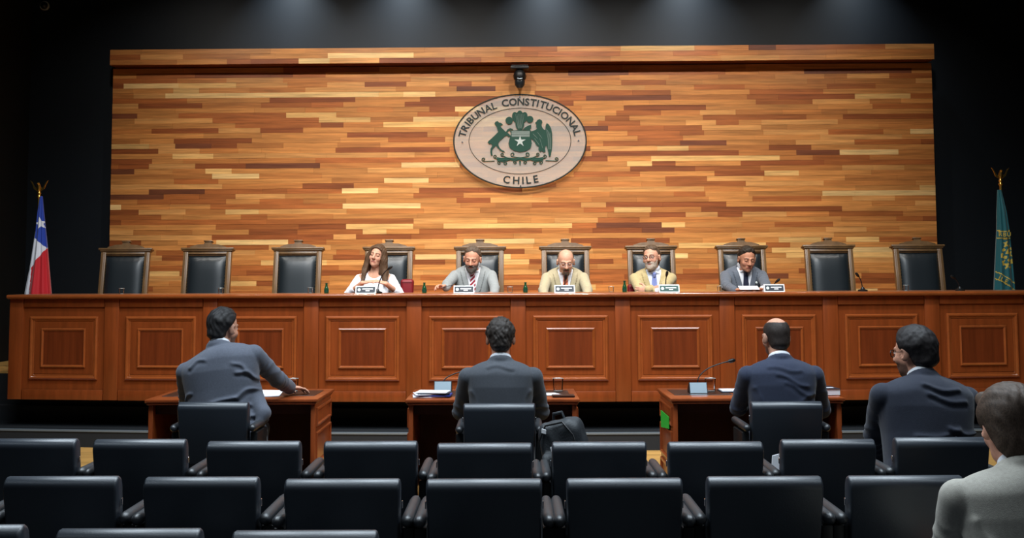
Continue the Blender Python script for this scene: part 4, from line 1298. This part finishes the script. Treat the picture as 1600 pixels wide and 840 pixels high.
    tx, ty, tz = tframe(X, Y, Z)
    # drag folds across the back, each a ridge with a hollow under it
    foldv = 0.3 * fold * wob(X, Y, Z, 15, seed)
    for x0, z0, x1, z1, am in (folds or [(-0.20, 0.70, 0.05, 0.74, 0.6), (0.0, 0.66, 0.2, 0.71, 0.7), (-0.19, 0.92, -0.09, 0.84, 0.6), (0.19, 0.93, 0.10, 0.85, 0.6)]):
        vx, vz = x1 - x0, z1 - z0; LL = vx * vx + vz * vz
        t_ = np.clip(((tx - x0) * vx + (tz - z0) * vz) / LL, 0, 1)
        dx_, dz_ = tx - x0 - t_ * vx, tz - z0 - t_ * vz - 0.012 * np.sin(t_ * 5 + seed)
        g_ = np.exp(-(dx_ ** 2 + dz_ ** 2) / 0.012 ** 2) - 0.7 * np.exp(-(dx_ ** 2 + (dz_ + 0.022) ** 2) / 0.014 ** 2)
        foldv = foldv - np.where(ty < 0.03, g_ * fold * 1.6 * am, 0)
    J.F += np.broadcast_to(foldv, J.F.shape).astype(np.float32)
    vw = np.clip((tz - 0.78) / 0.32, 0, 1) * 0.085
    if jacket != 'blouse':
        lap = (np.abs(tx) > vw) & (np.abs(tx) < vw + 0.055 * np.clip((tz - 0.76) / 0.12, 0, 1)) & (ty > 0) & (tz > 0.79) & (tz < 1.06)
        J.F -= np.where(lap, 0.011, 0).astype(np.float32)
    armend = 1.0 if jacket != 'blouse' else 0.42
    for s, (sh, el, w_, dv, nv, cu) in arms.items():
        we = el + (w_ - el) * armend
        ar = (0.063 if face == 0 or abs(face) < 90 else 0.058) * (0.75 + 0.25 * bulk)
        if jacket == 'blouse': ar = 0.052
        L1 = np.linalg.norm(el - sh); L2 = np.linalg.norm(we - el)
        J.cone(sh, el, ar, ar * 0.86, 0.007)
        J.cone(el, we, ar * 0.86, ar * 0.70, 0.012)
        # sleeve creases gathering towards the elbow
        u1, u2 = (el - sh) / L1, nz(we - el)
        s1 = (X - sh[0]) * u1[0] + (Y - sh[1]) * u1[1] + (Z - sh[2]) * u1[2]
        s2 = (X - el[0]) * u2[0] + (Y - el[1]) * u2[1] + (Z - el[2]) * u2[2]
        r1 = np.sqrt(np.maximum((X - sh[0]) ** 2 + (Y - sh[1]) ** 2 + (Z - sh[2]) ** 2 - s1 ** 2, 0))
        r2 = np.sqrt(np.maximum((X - el[0]) ** 2 + (Y - el[1]) ** 2 + (Z - el[2]) ** 2 - s2 ** 2, 0))
        m1 = np.clip((0.10 - r1) / 0.02, 0, 1) * np.clip((s1 - 0.03) / 0.05, 0, 1) * np.clip((L1 + 0.02 - s1) / 0.03, 0, 1) * (0.35 + 0.65 * np.clip(s1 / L1, 0, 1) ** 2)
        m2 = np.clip((0.09 - r2) / 0.02, 0, 1) * np.clip(s2 / 0.02, 0, 1) * np.clip((L2 - s2) / 0.04, 0, 1) * (1 - 0.6 * np.clip(s2 / L2, 0, 1))
        sway = 1.2 * np.sin((X + Y) * 22 + seed) + 0.8 * np.sin(Z * 31 + seed * 2)
        cr_ = lambda v: 0.55 - np.abs(np.sin(v))
        J.F += (-sfold * (m1 * cr_(s1 * 42 + sway) + 0.8 * m2 * cr_(s2 * 46 + sway + 1))).astype(np.float32)
    ncz = 1.075
    for p0_, p1_, r0_, r1_ in (tail or []):
        J.cone(Lc(p0_), Lc(p1_), r0_, r1_, 0.03)
    if jacket != 'blouse':
        J.torus(T((0, -0.008, ncz + 0.008)), 0.072, 0.074, 0.014, RL @ rx(R(-22)), 0.012)
        # open front and neck hole
        cut = np.maximum(np.abs(tx) - vw, 0.0 - ty) 
        cut = np.maximum(cut, 0.78 - tz)
        J.F = np.maximum(J.F, -cut.astype(np.float32))
    else:
        J.ell(T((0, 0.07, 1.09)), (0.085, 0.10, 0.085), RL, 0.01, sub=True)
    J.cone(T((0, -0.006, 1.07)), T((0, 0.0, 1.2)), 0.060, 0.075, 0.006, sub=True)
    jm, _ = J.mesh('jacket')
    jn = 'jacket' if jacket != 'blouse' else 'blouse'
    jobj = link(jn, jm, cloth(jn + '_cloth', jc), body)
    if jacket != 'blouse':
        # shirt with collar and cuffs
        K = Field(lo, hi, bvox * 0.85)
        torso(K, -0.012)
        K.torus(T((0, -0.003, ncz + 0.036)), 0.060, 0.062, 0.011, RL @ rx(R(-20)), 0.01)
        Xk, Yk, Zk = K.grid(); K.F = np.maximum(K.F, (0.60 - tframe(Xk, Yk, Zk)[2]).astype(np.float32))
        K.cone(T((0.0, 0.0, 1.04)), T((0, 0.0, 1.10)), 0.060, 0.058, 0.01)
        for s in (-1, 1):
            K.cone(T((s * 0.012, 0.070, 1.072)), T((s * 0.05, 0.060, 1.058)), 0.012, 0.010, 0.008)
            sh, el, w_, dv, nv, cu = arms[s]
            cf = Field(w_ - 0.1, w_ + 0.1, 0.006)
            cf.cone(w_ - nz(w_ - el) * 0.03, w_ + nz(w_ - el) * 0.004, 0.036, 0.034, 0.004)
            link('shirt_cuff', cf.mesh('shirt_cuff')[0], cloth('shirt_cloth', shirt, 0.8, 0.1), body)
        km, _ = K.mesh('shirt')
        link('shirt', km, cloth('shirt_cloth', shirt, 0.8, 0.1), body)
        if tie:
            Tt = Field(lo, hi, bvox * 0.7)
            torso(Tt, -0.003)
            X, Y, Z = Tt.grid()
            tx, ty, tz = tframe(X, Y, Z)
            wd = 0.020 + 0.075 * np.clip(1.05 - tz, 0, 0.25)
            Tt.F = np.maximum.reduce([Tt.F, (np.abs(tx) - wd + 0 * ty).astype(np.float32), (0.03 - ty + 0 * tx).astype(np.float32), (0.76 - tz + 0 * tx).astype(np.float32), (tz - 1.05 + 0 * tx).astype(np.float32)])
            Tt.cone(T((0, 0.084, 1.052)), T((0, 0.088, 1.030)), 0.021, 0.015, 0.006)
            tm, _ = Tt.mesh('tie')
            tmat = cloth('tie_cloth', tie, 0.6, 0.1)
            if tie2:
                nt = tmat.node_tree; bs = nt.nodes['Principled BSDF']
                wv_ = nt.nodes.new('ShaderNodeTexWave'); wv_.inputs['Scale'].default_value = 14.0; wv_.bands_direction = 'DIAGONAL'
                tc = nt.nodes.new('ShaderNodeTexCoord'); nt.links.new(tc.outputs['Object'], wv_.inputs['Vector'])
                cr = nt.nodes.new('ShaderNodeValToRGB'); cr.color_ramp.interpolation = 'CONSTANT'
                cr.color_ramp.elements[0].color = srgb(*tie); cr.color_ramp.elements[1].color = srgb(*tie2); cr.color_ramp.elements[1].position = 0.6
                nt.links.new(wv_.outputs['Fac'], cr.inputs[0]); nt.links.new(cr.outputs[0], bs.inputs['Base Color'])
            link('tie', tm, tmat, body)
    if pin:
        c_ = T((-0.105, 0.128, 0.955))
        MB().lathe([(0.011, 0), (0.012, 0.003), (0.008, 0.005)], n=14).build('lapel_pin', M['silver'], jobj, c_, (R(-80), 0, 0))
    # ---- hair
    if hstyle:
        hv = 0.005 if vox <= 0.006 else 0.006
        ext = 0.36 if hstyle == 'long' else 0.15
        G = Field(hc - (0.16, 0.16, ext), hc + (0.16, 0.16, 0.16), hv)
        t_ = {'buzz': 0.003, 'bald': 0.005, 'short': 0.014, 'curly': 0.016, 'thick': 0.018, 'swept': 0.012, 'long': 0.014, 'mop': 0.014}[hstyle]
        G.ell(H((0, -0.016, 0.031)), (np.array((0.076 * fw, 0.096, 0.089)) + t_) * hs, Rh, 0.01)
        G.ell(H((0, -0.045, -0.03)), (np.array((0.062 * fw, 0.062, 0.07)) + t_) * hs, Rh, 0.02)
        if hstyle == 'mop':
            G.ell(H((0, -0.03, 0.04)), np.array((0.094, 0.108, 0.098)) * hs, Rh, 0.02)
            G.ell(H((0, -0.062, -0.055)), np.array((0.070, 0.054, 0.075)) * hs, Rh, 0.03)
            G.cone(H((-0.05, 0.055, 0.10)), H((0.05, 0.055, 0.10)), 0.022, 0.022, 0.03)
        if hstyle == 'long':
            G.ell(H((0, -0.045, -0.065)), np.array((0.112, 0.080, 0.17)) * hs, Rh, 0.03)
            for s in (-1, 1):
                p1, p2, p3 = H((s * 0.084, 0.0, -0.03)), T((s * 0.105, 0.035, 1.06)), T((s * 0.118, 0.100, 0.95))
                G.cone(H((s * 0.066, 0.01, 0.06)), p1, 0.022, 0.026, 0.03); G.cone(p1, p2, 0.028, 0.040, 0.04)
                G.cone(p2, p3, 0.040, 0.022, 0.03)
        X, Y, Z = G.grid()
        hx = (Rh[0, 0] * (X - hc[0]) + Rh[1, 0] * (Y - hc[1]) + Rh[2, 0] * (Z - hc[2])) / hs
        hy = (Rh[0, 1] * (X - hc[0]) + Rh[1, 1] * (Y - hc[1]) + Rh[2, 1] * (Z - hc[2])) / hs
        hz = (Rh[0, 2] * (X - hc[0]) + Rh[1, 2] * (Y - hc[1]) + Rh[2, 2] * (Z - hc[2])) / hs
        amp = {'buzz': 0.0005, 'bald': 0.001, 'short': 0.0026, 'curly': 0.003, 'thick': 0.0013, 'swept': 0.0025, 'long': 0.0006, 'mop': 0.0025}[hstyle]
        G.F += (amp * wob(hx, hy, hz, 95 if hstyle != 'mop' else 45, seed) + 0.5 * amp * np.sin(hx * 260 + 5 * np.sin(hz * 30) + hy * 40)).astype(np.float32)
        if hstyle == 'long':
            G.F += (0.0013 * np.sin(hx * 330 + 4 * np.sin(hz * 11 + 2 * hy))).astype(np.float32)
        if hstyle in ('curly', 'thick'):
            G.F += ((0.0018 if hstyle == 'curly' else 0.0008) * wob(hx, hy, hz, 190, seed + 1)).astype(np.float32)
        hl = {'swept': -0.004, 'long': 0.012, 'bald': -0.005, 'short': 0.004, 'mop': 0.03}.get(hstyle, 0.014)
        sl_ = {'swept': 0.70, 'short': 0.72, 'long': 0.75, 'bald': 0.1, 'mop': 0.9}.get(hstyle, 0.62)
        plane = (hy - hl - sl_ * hz + (0.45 * np.maximum(np.abs(hx) - 0.035, 0) if hstyle in ('short', 'swept') else 0)) / math.hypot(1, sl_)
        if hstyle != 'long':
            plane = plane + 0.003 * np.sin(hx * 130 + seed) + 0.003 * np.sin(hx * 57 + seed * 2) + 0.002 * np.sin(hz * 190)
        zc = -0.075 if hstyle != 'mop' else -0.115
        if hstyle == 'long':
            side = np.where(hz < 0.0, np.maximum(hy - 0.2, np.minimum(0.058 - np.abs(hx), hy + 0.03)), np.where(np.abs(hx) > 0.058, hy - 0.05, plane))
            G.F = np.maximum(G.F, side.astype(np.float32))
        else:
            if hstyle != 'mop':
                G.F += (t_ * 0.8 * np.clip((0.035 - hz) / 0.05, 0, 1) * np.clip((np.abs(hx) - 0.03) / 0.03, 0, 1)).astype(np.float32)   # close at the sides
            edge = np.minimum(-plane, hz - zc)                     # hair thins out towards the hairline and the nape
            G.F += ((t_ + 0.006) * (1 - np.clip(edge / {'mop': 0.012, 'short': 0.024, 'swept': 0.026}.get(hstyle, 0.028), 0, 1) ** 0.8)).astype(np.float32)
            G.F = np.maximum(G.F, (-edge - 0.002).astype(np.float32))
            if hstyle != 'mop':
                for s in (-1, 1):
                    G.ell(H((s * 0.088, 0.004, -0.014)), np.array((0.03, 0.028, 0.036)) * hs, Rh, 0.006, sub=True)
            else:
                G.ell(H((-0.10, 0.015, -0.035)), np.array((0.032, 0.026, 0.032)) * hs, Rh, 0.01, sub=True)
                G.F += (0.0009 * np.sin(hx * 260 + 5 * np.sin(hz * 14 + hy * 9) + hy * 90) * np.clip((hz + 0.02) / 0.05, 0.3, 1)).astype(np.float32)
        if hstyle == 'bald':
            G.ell(H((0, 0.03, 0.11)), np.array((0.066, 0.12, 0.085)) * hs, Rh, 0.012, sub=True)
        if hstyle == 'buzz':
            G.ell(H((0, -0.005, 0.130)), np.array((0.066, 0.108, 0.068)) * hs, Rh, 0.006, sub=True)
        gm, _ = G.mesh('hair')
        link('hair', gm, hairmat('hair_strands', hair), body)
    if beard and beard != 'stubble':
        G = Field(hc - (0.14, 0.16, 0.18), hc + (0.14, 0.18, 0.06), 0.0045)
        t_ = {'full': 0.006, 'trim': 0.0015}.get(beard, 0.004)
        G.ell(H((0, 0.018, -0.03)), (np.array((0.061, 0.068, 0.083)) + t_ - 0.002) * hs, Rh, 0.02)
        G.ell(H((0, 0.038, -0.084)), (np.array((0.046, 0.046, 0.034)) + t_) * hs, Rh, 0.02)
        G.ell(H((0, 0.066, -0.100)), (np.array((0.022, 0.020, 0.020)) + t_) * hs, Rh, 0.015)
        G.cone(H((-0.02, 0.080, -0.050)), H((0.02, 0.080, -0.050)), 0.011 * hs, 0.011 * hs, 0.006)
        X, Y, Z = G.grid()
        hx = (Rh[0, 0] * (X - hc[0]) + Rh[1, 0] * (Y - hc[1]) + Rh[2, 0] * (Z - hc[2])) / hs
        hy = (Rh[0, 1] * (X - hc[0]) + Rh[1, 1] * (Y - hc[1]) + Rh[2, 1] * (Z - hc[2])) / hs
        hz = (Rh[0, 2] * (X - hc[0]) + Rh[1, 2] * (Y - hc[1]) + Rh[2, 2] * (Z - hc[2])) / hs
        G.F += (0.0012 * wob(hx, hy, hz, 150, seed)).astype(np.float32)
        top = hz + 0.046 + 0.55 * np.maximum(0, 0.07 - hy) * (np.abs(hx) < 0.05) - 0.9 * np.maximum(0, np.abs(hx) - 0.038)
        if beard == 'goatee': top = np.maximum(hz + 0.042 + 0 * hx, np.abs(hx) - 0.030 + 0 * hz)
        G.F = np.maximum.reduce([G.F, (top + 0 * hy).astype(np.float32), (0.008 - hy + 0 * hx).astype(np.float32)])
        G.ell(H((0, 0.10, -0.067)), np.array((0.018, 0.03, 0.0055)) * hs, Rh, 0.003, sub=True)
        gm, _ = G.mesh('beard')
        link('beard', gm, hairmat('beard_hair', beardc), body)
    if glasses:
        g = MB()
        for s in (-1, 1):
            pts = [H((s * 0.033 + 0.023 * math.cos(q), 0.098 - 0.010 * abs(math.cos(q)) * (1 if s * math.cos(q) > 0 else 0), 0.002 + 0.017 * math.sin(q))) for q in [2 * math.pi * k / 20 for k in range(21)]]
            g.tube(pts, 0.0026 if glasses == 'dark' else 0.0016, n=6, cap=False)
            g.tube([H((s * 0.056, 0.088, 0.008)), H((s * 0.076, 0.05, 0.010)), H((s * 0.082, -0.01, 0.006))], 0.0017, n=6)
        g.tube([H((-0.010, 0.100, 0.005)), H((0.010, 0.100, 0.005))], 0.0015, n=6)
        g.build('glasses', M['black'] if glasses == 'dark' else M['grey_metal'], body)
    # ---- trousers and shoes
    tz_ = 0.47
    fl = 0.0
    lo2 = (-0.32, -0.26, 0.02); hi2 = (0.32, knee + 0.22, P[2] + 0.16)
    Q = Field(lo2, hi2, 0.014)
    Q.ell((0, 0, P[2] + 0.0), (0.175 * bulk, 0.14, 0.12), None, 0.05)
    for s in (-1, 1):
        k_ = (s * 0.115, knee, max(0.47, P[2] - 0.02)); an = (s * 0.115, knee - 0.02, 0.10)
        Q.cone((s * 0.09, 0.02, P[2]), k_, 0.088 * (0.6 + 0.4 * bulk), 0.066, 0.03); Q.cone(k_, an, 0.066, 0.052, 0.02)
    qm, _ = Q.mesh('trousers')
    tc_ = trousers or tuple(int(v * 0.85) for v in jc)
    link('trousers', qm, cloth('trouser_cloth', tc_), body)
    for s in (-1, 1):
        Sx = Field((s * 0.115 - 0.08, knee - 0.15, -0.01), (s * 0.115 + 0.08, knee + 0.25, 0.16), 0.010)
        Sx.cone((s * 0.115, knee - 0.06, 0.036), (s * 0.12, knee + 0.13, 0.030), 0.036, 0.030, 0.02); Sx.cone((s * 0.115, knee - 0.03, 0.09), (s * 0.115, knee - 0.02, 0.05), 0.042, 0.042, 0.02)
        sm_, _ = Sx.mesh('shoe')
        link('shoe', sm_, M['black'], body)
    return body, T, H, arms, Lc

JF = DAIS + 0.012
UP = (0, 0, 1)
# woman in white
Y0 = 11.02
person('woman with long brown hair in a white blouse, hands raised together', at(589, 400, Y=Y0), JF, 180, lean=4, hd=(-10, 5, -12), bvox=0.007, bulk=0.84, sw=0.165, jacket='blouse', jc=(236, 236, 242),
       wr=at(566, 442, Y=10.66), wl=at(603, 443, Y=10.66), hands={1: dict(d=(1, -0.15, 0.20), n=(0, 0.3, -1), curl=0.35), -1: dict(d=(-1, -0.1, 0.32), n=(0, 0.3, -1), curl=0.45)},
       elbows={1: (0.9, -0.1, -0.9), -1: (0.8, -0.1, -0.9)}, skin=(206, 154, 128), hair=(84, 62, 44), hstyle='long', eyes='closed', seed=0.3, hs=1.0, fold=0.003, trousers=(40, 40, 46), vox=0.0055)
# bearded man in grey
person('bearded grey-haired man in a grey suit with striped red tie, looking down', at(738, 405, Y=10.98), JF, 180, lean=16, hd=(-8, -15, -4), neck=0.078, hfwd=0.045, bvox=0.0065, sw=0.19, bulk=1.02, jc=(142, 146, 146), tie=(150, 30, 48), tie2=(228, 222, 226),
       wr=at(697, 449, Y=10.52), wl=at(772, 458, Y=10.56), hands={1: dict(d=(-0.75, -0.55, 0.15), n=(0.3, -0.3, -0.9), curl=0.9), -1: dict(d=(-0.8, -0.5, -0.02), n=(0, 0, -1), curl=0.3)},
       elbows={1: (0.9, -0.3, -0.6)}, skin=(198, 142, 116), hair=(88, 74, 62), hstyle='swept', beard='full', beardc=(92, 84, 78), seed=1.1)
# balding man in beige
person('balding man with glasses and goatee in a beige suit, looking down', at(884, 409, Y=10.95), JF, 180, lean=14, hd=(2, -20, 0), neck=0.078, hfwd=0.045, bvox=0.0065, sw=0.19, bulk=1.02, jc=(172, 160, 130), tie=(196, 120, 80), tie2=(150, 60, 50),
       wr=at(850, 460, Y=10.5), wl=at(918, 460, Y=10.5), hands={1: dict(d=(0.8, -0.5, 0), n=(0, 0, -1), curl=0.3), -1: dict(d=(-0.8, -0.5, 0), n=(0, 0, -1), curl=0.3)},
       skin=(206, 154, 128), hair=(126, 104, 80), hstyle='bald', beard='goatee', beardc=(96, 78, 64), glasses='wire', seed=2.2)
# man with crossed arms
person('man with glasses and grey beard in a tan jacket, arms crossed', at(1018, 403, Y=11.0), JF, 180, lean=8, hd=(-26, 2, 5), neck=0.098, hfwd=0.03, bvox=0.0065, sw=0.19, bulk=1.02, jc=(178, 160, 116), shirt=(214, 222, 236), tie=(120, 132, 186),
       wr=at(1031, 455, Y=10.60), wl=at(1013, 452, Y=10.62), hands={1: dict(d=(1, 0.15, 0.0), n=(0, 1, 0), curl=0.5), -1: dict(d=(-1, 0.25, -0.1), n=(0, 1, 0), curl=0.9)},
       elbows={1: (1.0, 0.1, -0.7), -1: (1.0, 0.1, -0.7)}, skin=(206, 152, 126), hair=(86, 68, 52), hstyle='short', beard='full', beardc=(168, 154, 140), glasses='dark', seed=3.0)
# man in dark grey reading
person('dark-haired clean shaven man in a dark grey suit reading a paper', at(1167, 405, Y=10.96), JF, 180, lean=14, hd=(6, -15, -3), neck=0.078, hfwd=0.045, bvox=0.0065, sw=0.19, bulk=1.02, jc=(92, 98, 108), tie=(34, 36, 56),
       wr=at(1147, 453, Y=10.44), wl=at(1192, 452, Y=10.44), hands={1: dict(d=(0.75, -0.4, 0.05), n=(0.1, -0.2, -1), curl=0.45), -1: dict(d=(-0.75, -0.4, 0.05), n=(0, -0.2, -1), curl=0.45)},
       elbows={1: (0.9, -0.3, -0.6), -1: (0.9, -0.3, -0.6)}, skin=(186, 130, 102), hair=(46, 37, 29), hstyle='short', seed=4.1, pin=True)
p = at(1170, 451, Y=10.36)
o = MB().box((0.19, 0.14, 0.004), bev=0.001, seg=1).build('paper_sheet', M['paper'], None, (p.x, 10.36, TOPZ + 0.035), (R(14), 0, R(-4)))
tag(o, 'white paper held by the man reading in dark grey', 'paper')
p = at(690, 452, Y=10.40)
pn = MB().tube([(-0.06, 0, 0), (0.05, 0.0, 0.0), (0.065, 0, 0)], [0.004, 0.004, 0.001], n=8).build('pen', M['pen'], None, (p.x + 0.05, 10.40, p.z + 0.03), (0, R(-14), 0))
tag(pn, 'dark pen in the hand of the bearded man', 'pen')

# man at the left desk, turned and reaching right
person('heavy man in a grey-blue suit at the left desk reaching right', at(350, 513, Y=7.04), 0, 0, lean=11, hd=(-26, -6, 0), bulk=1.20, sw=0.222, neck=0.104, tail=[(at(392, 612, Y=6.98), at(412, 645, Y=6.86), 0.07, 0.042), (at(412, 645, Y=6.86), at(402, 668, Y=6.80), 0.04, 0.015)], jc=(84, 88, 99), shirt=(226, 228, 234), side=-7,
       wr=at(452, 605, Y=7.42), wl=at(322, 612, Y=7.38), hands={1: dict(d=(0.75, 0.65, -0.12), n=(0.1, 0, -1), curl=0.45), -1: dict(d=(0.6, 0.8, 0), n=(0, 0, -1), curl=0.3)},
       elbows={1: (0.5, -0.3, -0.6), -1: (0.25, -0.5, -0.8)}, skin=(206, 152, 126), hair=(34, 32, 32), hstyle='short', beard='stubble', beardc=(70, 60, 56), seed=5.0, fold=0.006, hs=1.07, bvox=0.007, sh_drop=(-0.02, 0.04),
       folds=[(-0.22, 0.66, 0.12, 0.74, 1.3), (0.12, 0.74, 0.25, 0.79, 1.2), (-0.24, 0.60, 0.0, 0.63, 1.2), (-0.1, 0.68, 0.2, 0.69, 0.8), (-0.02, 0.56, 0.22, 0.62, 1.0), (-0.24, 0.75, -0.17, 0.80, 0.8), (0.14, 0.90, 0.24, 0.86, 1.0), (0.12, 0.96, 0.2, 0.90, 0.8), (-0.16, 0.97, -0.06, 1.0, 0.7)], sfold=0.009)
# man at the middle desk
person('man with dark curly hair in a dark grey suit at the middle desk', at(782, 529, Y=6.98), 0, 0, lean=8, hd=(2, -4, 0), bulk=1.05, sw=0.21, jc=(70, 73, 79),
       wr=at(828, 616, Y=7.30), wl=at(738, 616, Y=7.30), hands={1: dict(d=(-0.5, 0.85, 0), n=(0, 0, -1), curl=0.35), -1: dict(d=(0.5, 0.85, 0), n=(0, 0, -1), curl=0.35)},
       elbows={1: (0.35, -0.5, -0.8), -1: (0.35, -0.5, -0.8)}, skin=(196, 140, 114), hair=(52, 46, 42), hstyle='curly', seed=6.2, fold=0.003, bvox=0.007, hs=1.06,
       folds=[(-0.19, 0.90, -0.12, 0.74, 1.2), (0.19, 0.90, 0.12, 0.74, 1.2), (-0.08, 1.05, 0.08, 1.05, 0.8)], sfold=0.009)
# man at the right desk
person('balding man with a dark beard in a navy suit at the right desk', at(1212, 527, Y=6.98), 0, 0, lean=9, hd=(13, -6, 0), bulk=1.07, sw=0.215, jc=(46, 52, 70),
       wr=at(1268, 618, Y=7.30), wl=at(1172, 616, Y=7.30), hands={1: dict(d=(-0.5, 0.85, 0), n=(0, 0, -1), curl=0.35), -1: dict(d=(0.5, 0.85, 0), n=(0, 0, -1), curl=0.35)},
       elbows={1: (0.2, -0.5, -0.8), -1: (0.55, -0.5, -0.7)}, skin=(204, 150, 124), hair=(50, 42, 38), hstyle='buzz', beard='stubble', beardc=(46, 36, 32), seed=7.1, fold=0.003, bvox=0.007, hs=1.06,
       folds=[(-0.05, 0.98, 0.14, 0.92, 1.1), (0.0, 0.93, 0.16, 0.86, 1.0), (0.19, 0.86, 0.02, 0.80, 1.0), (-0.19, 0.9, -0.12, 0.78, 0.9), (-0.1, 1.03, 0.1, 1.02, 0.8)], sfold=0.008)
# man in glasses in the first audience row
person('man with glasses and dark thick hair in a navy suit leaning forward', at(1427, 551, Y=5.56), 0, 4, lean=18, hd=(28, -6, 0), neck=0.115, bulk=1.14, sw=0.222, jc=(38, 42, 54),
       wr=at(1446, 735, Y=5.86), wl=at(1376, 722, Y=5.84), hands={1: dict(d=(-0.3, 0.9, -0.3), n=(0, 0, -1), curl=0.6), -1: dict(d=(0.3, 0.9, -0.3), n=(0, 0, -1), curl=0.6)},
       elbows={1: (0.4, -0.4, -0.6), -1: (1.6, -0.3, -0.3)}, skin=(202, 146, 120), hair=(36, 32, 32), hstyle='thick', beard='stubble', beardc=(40, 32, 30), glasses='dark', seed=8.4, fold=0.005, bvox=0.007, hs=1.08, side=3,
       folds=[(-0.06, 1.02, 0.12, 1.0, 1.0), (-0.04, 0.97, 0.15, 0.94, 0.9), (0.05, 0.80, 0.22, 0.80, 1.3), (-0.12, 0.76, 0.1, 0.80, 1.2), (0.0, 0.72, 0.2, 0.74, 1.0)], sfold=0.008)
# man in the light grey jacket, nearest
person('man with longish brown hair in a light grey jacket, nearest at the right', at(1578, 668, Y=3.62), 0, -4, lean=16, hd=(4, -14, 0), bulk=1.10, neck=0.115, sw=0.215, jc=(164, 160, 150),
       wr=at(1640, 900, Y=3.9), wl=at(1500, 900, Y=3.86), hands={}, elbows={1: (0.4, -0.4, -0.6), -1: (0.5, -0.4, -0.6)}, skin=(212, 156, 132), hair=(74, 60, 50), hstyle='mop', seed=9.7, fold=0.004, bvox=0.007, vox=0.006, hs=1.08,
       folds=[(-0.2, 0.92, -0.13, 0.80, 1.0), (0.2, 0.92, 0.13, 0.8, 1.0)], sfold=0.010)

# ------------------------------------------------------------------ backpack on an audience chair
bp_ = at(900, 690, Y=5.28)
K = Field((-0.22, -0.18, -0.02), (0.24, 0.24, 0.52), 0.008)
def rb(c, h, r):
    c = np.array(c)
    def fn(X, Y, Z):
        qx, qy, qz = np.abs(X - c[0]) - h[0] + r, np.abs(Y - c[1]) - h[1] + r, np.abs(Z - c[2]) - h[2] + r
        return np.sqrt(np.maximum(qx, 0) ** 2 + np.maximum(qy, 0) ** 2 + np.maximum(qz, 0) ** 2) + np.minimum(np.maximum.reduce([qx + 0 * qy + 0 * qz, qy + 0 * qx + 0 * qz, qz + 0 * qx + 0 * qy]), 0) - r
    return fn, c - h, c + h
for c, h, r, k in (((0, 0, 0.21), (0.15, 0.09, 0.21), 0.07, 0.01), ((0, -0.10, 0.15), (0.12, 0.05, 0.12), 0.04, 0.012), ((0.15, 0, 0.12), (0.03, 0.06, 0.09), 0.03, 0.01)):
    fn, l_, h_ = rb(c, np.array(h), r)
    K.put(fn, l_, h_, k)
X, Y, Z = K.grid()
K.F += (0.004 * wob(X, Y, Z, 40, 0.6)).astype(np.float32)
km, _ = K.mesh('bag_body')
bag = empty('backpack', (bp_.x + 0.0, 5.30, 0.452), R(-20))
bag.rotation_euler = (R(-4), R(-14), R(-25)); bag.scale = (0.78, 0.85, 1.0)
tag(bag, 'dark nylon backpack with white tags on an audience chair', 'backpack')
link('bag_body', km, M['bag'], bag)
MB().tube([(-0.04, 0.0, 0.41), (-0.03, 0, 0.45), (0.03, 0, 0.45), (0.04, 0, 0.41)], 0.010, n=8).build('carry_handle', M['bag'], bag)
for s in (-1, 1):
    MB().tube([(s * 0.06, 0.08, 0.40), (s * 0.08, 0.12, 0.30), (s * 0.085, 0.12, 0.15), (s * 0.09, 0.08, 0.04)], 0.014, n=8).build('shoulder_strap', M['bag'], bag)
MB().tube([(-0.135, -0.098, 0.20), (-0.12, -0.10, 0.33), (-0.06, -0.09, 0.40), (0.06, -0.09, 0.40), (0.12, -0.10, 0.33), (0.135, -0.098, 0.20)], 0.005, n=6).build('zip', M['black'], bag)
for x, z, rz in ((-0.07, 0.375, 20), (-0.005, 0.285, -15)):
    MB().box((0.030, 0.006, 0.022), (0, 0, 0), (0, R(rz), 0), bev=0.001, seg=1).build('tag', M['white'], bag, (x, -0.105 if z > 0.3 else -0.16, z))
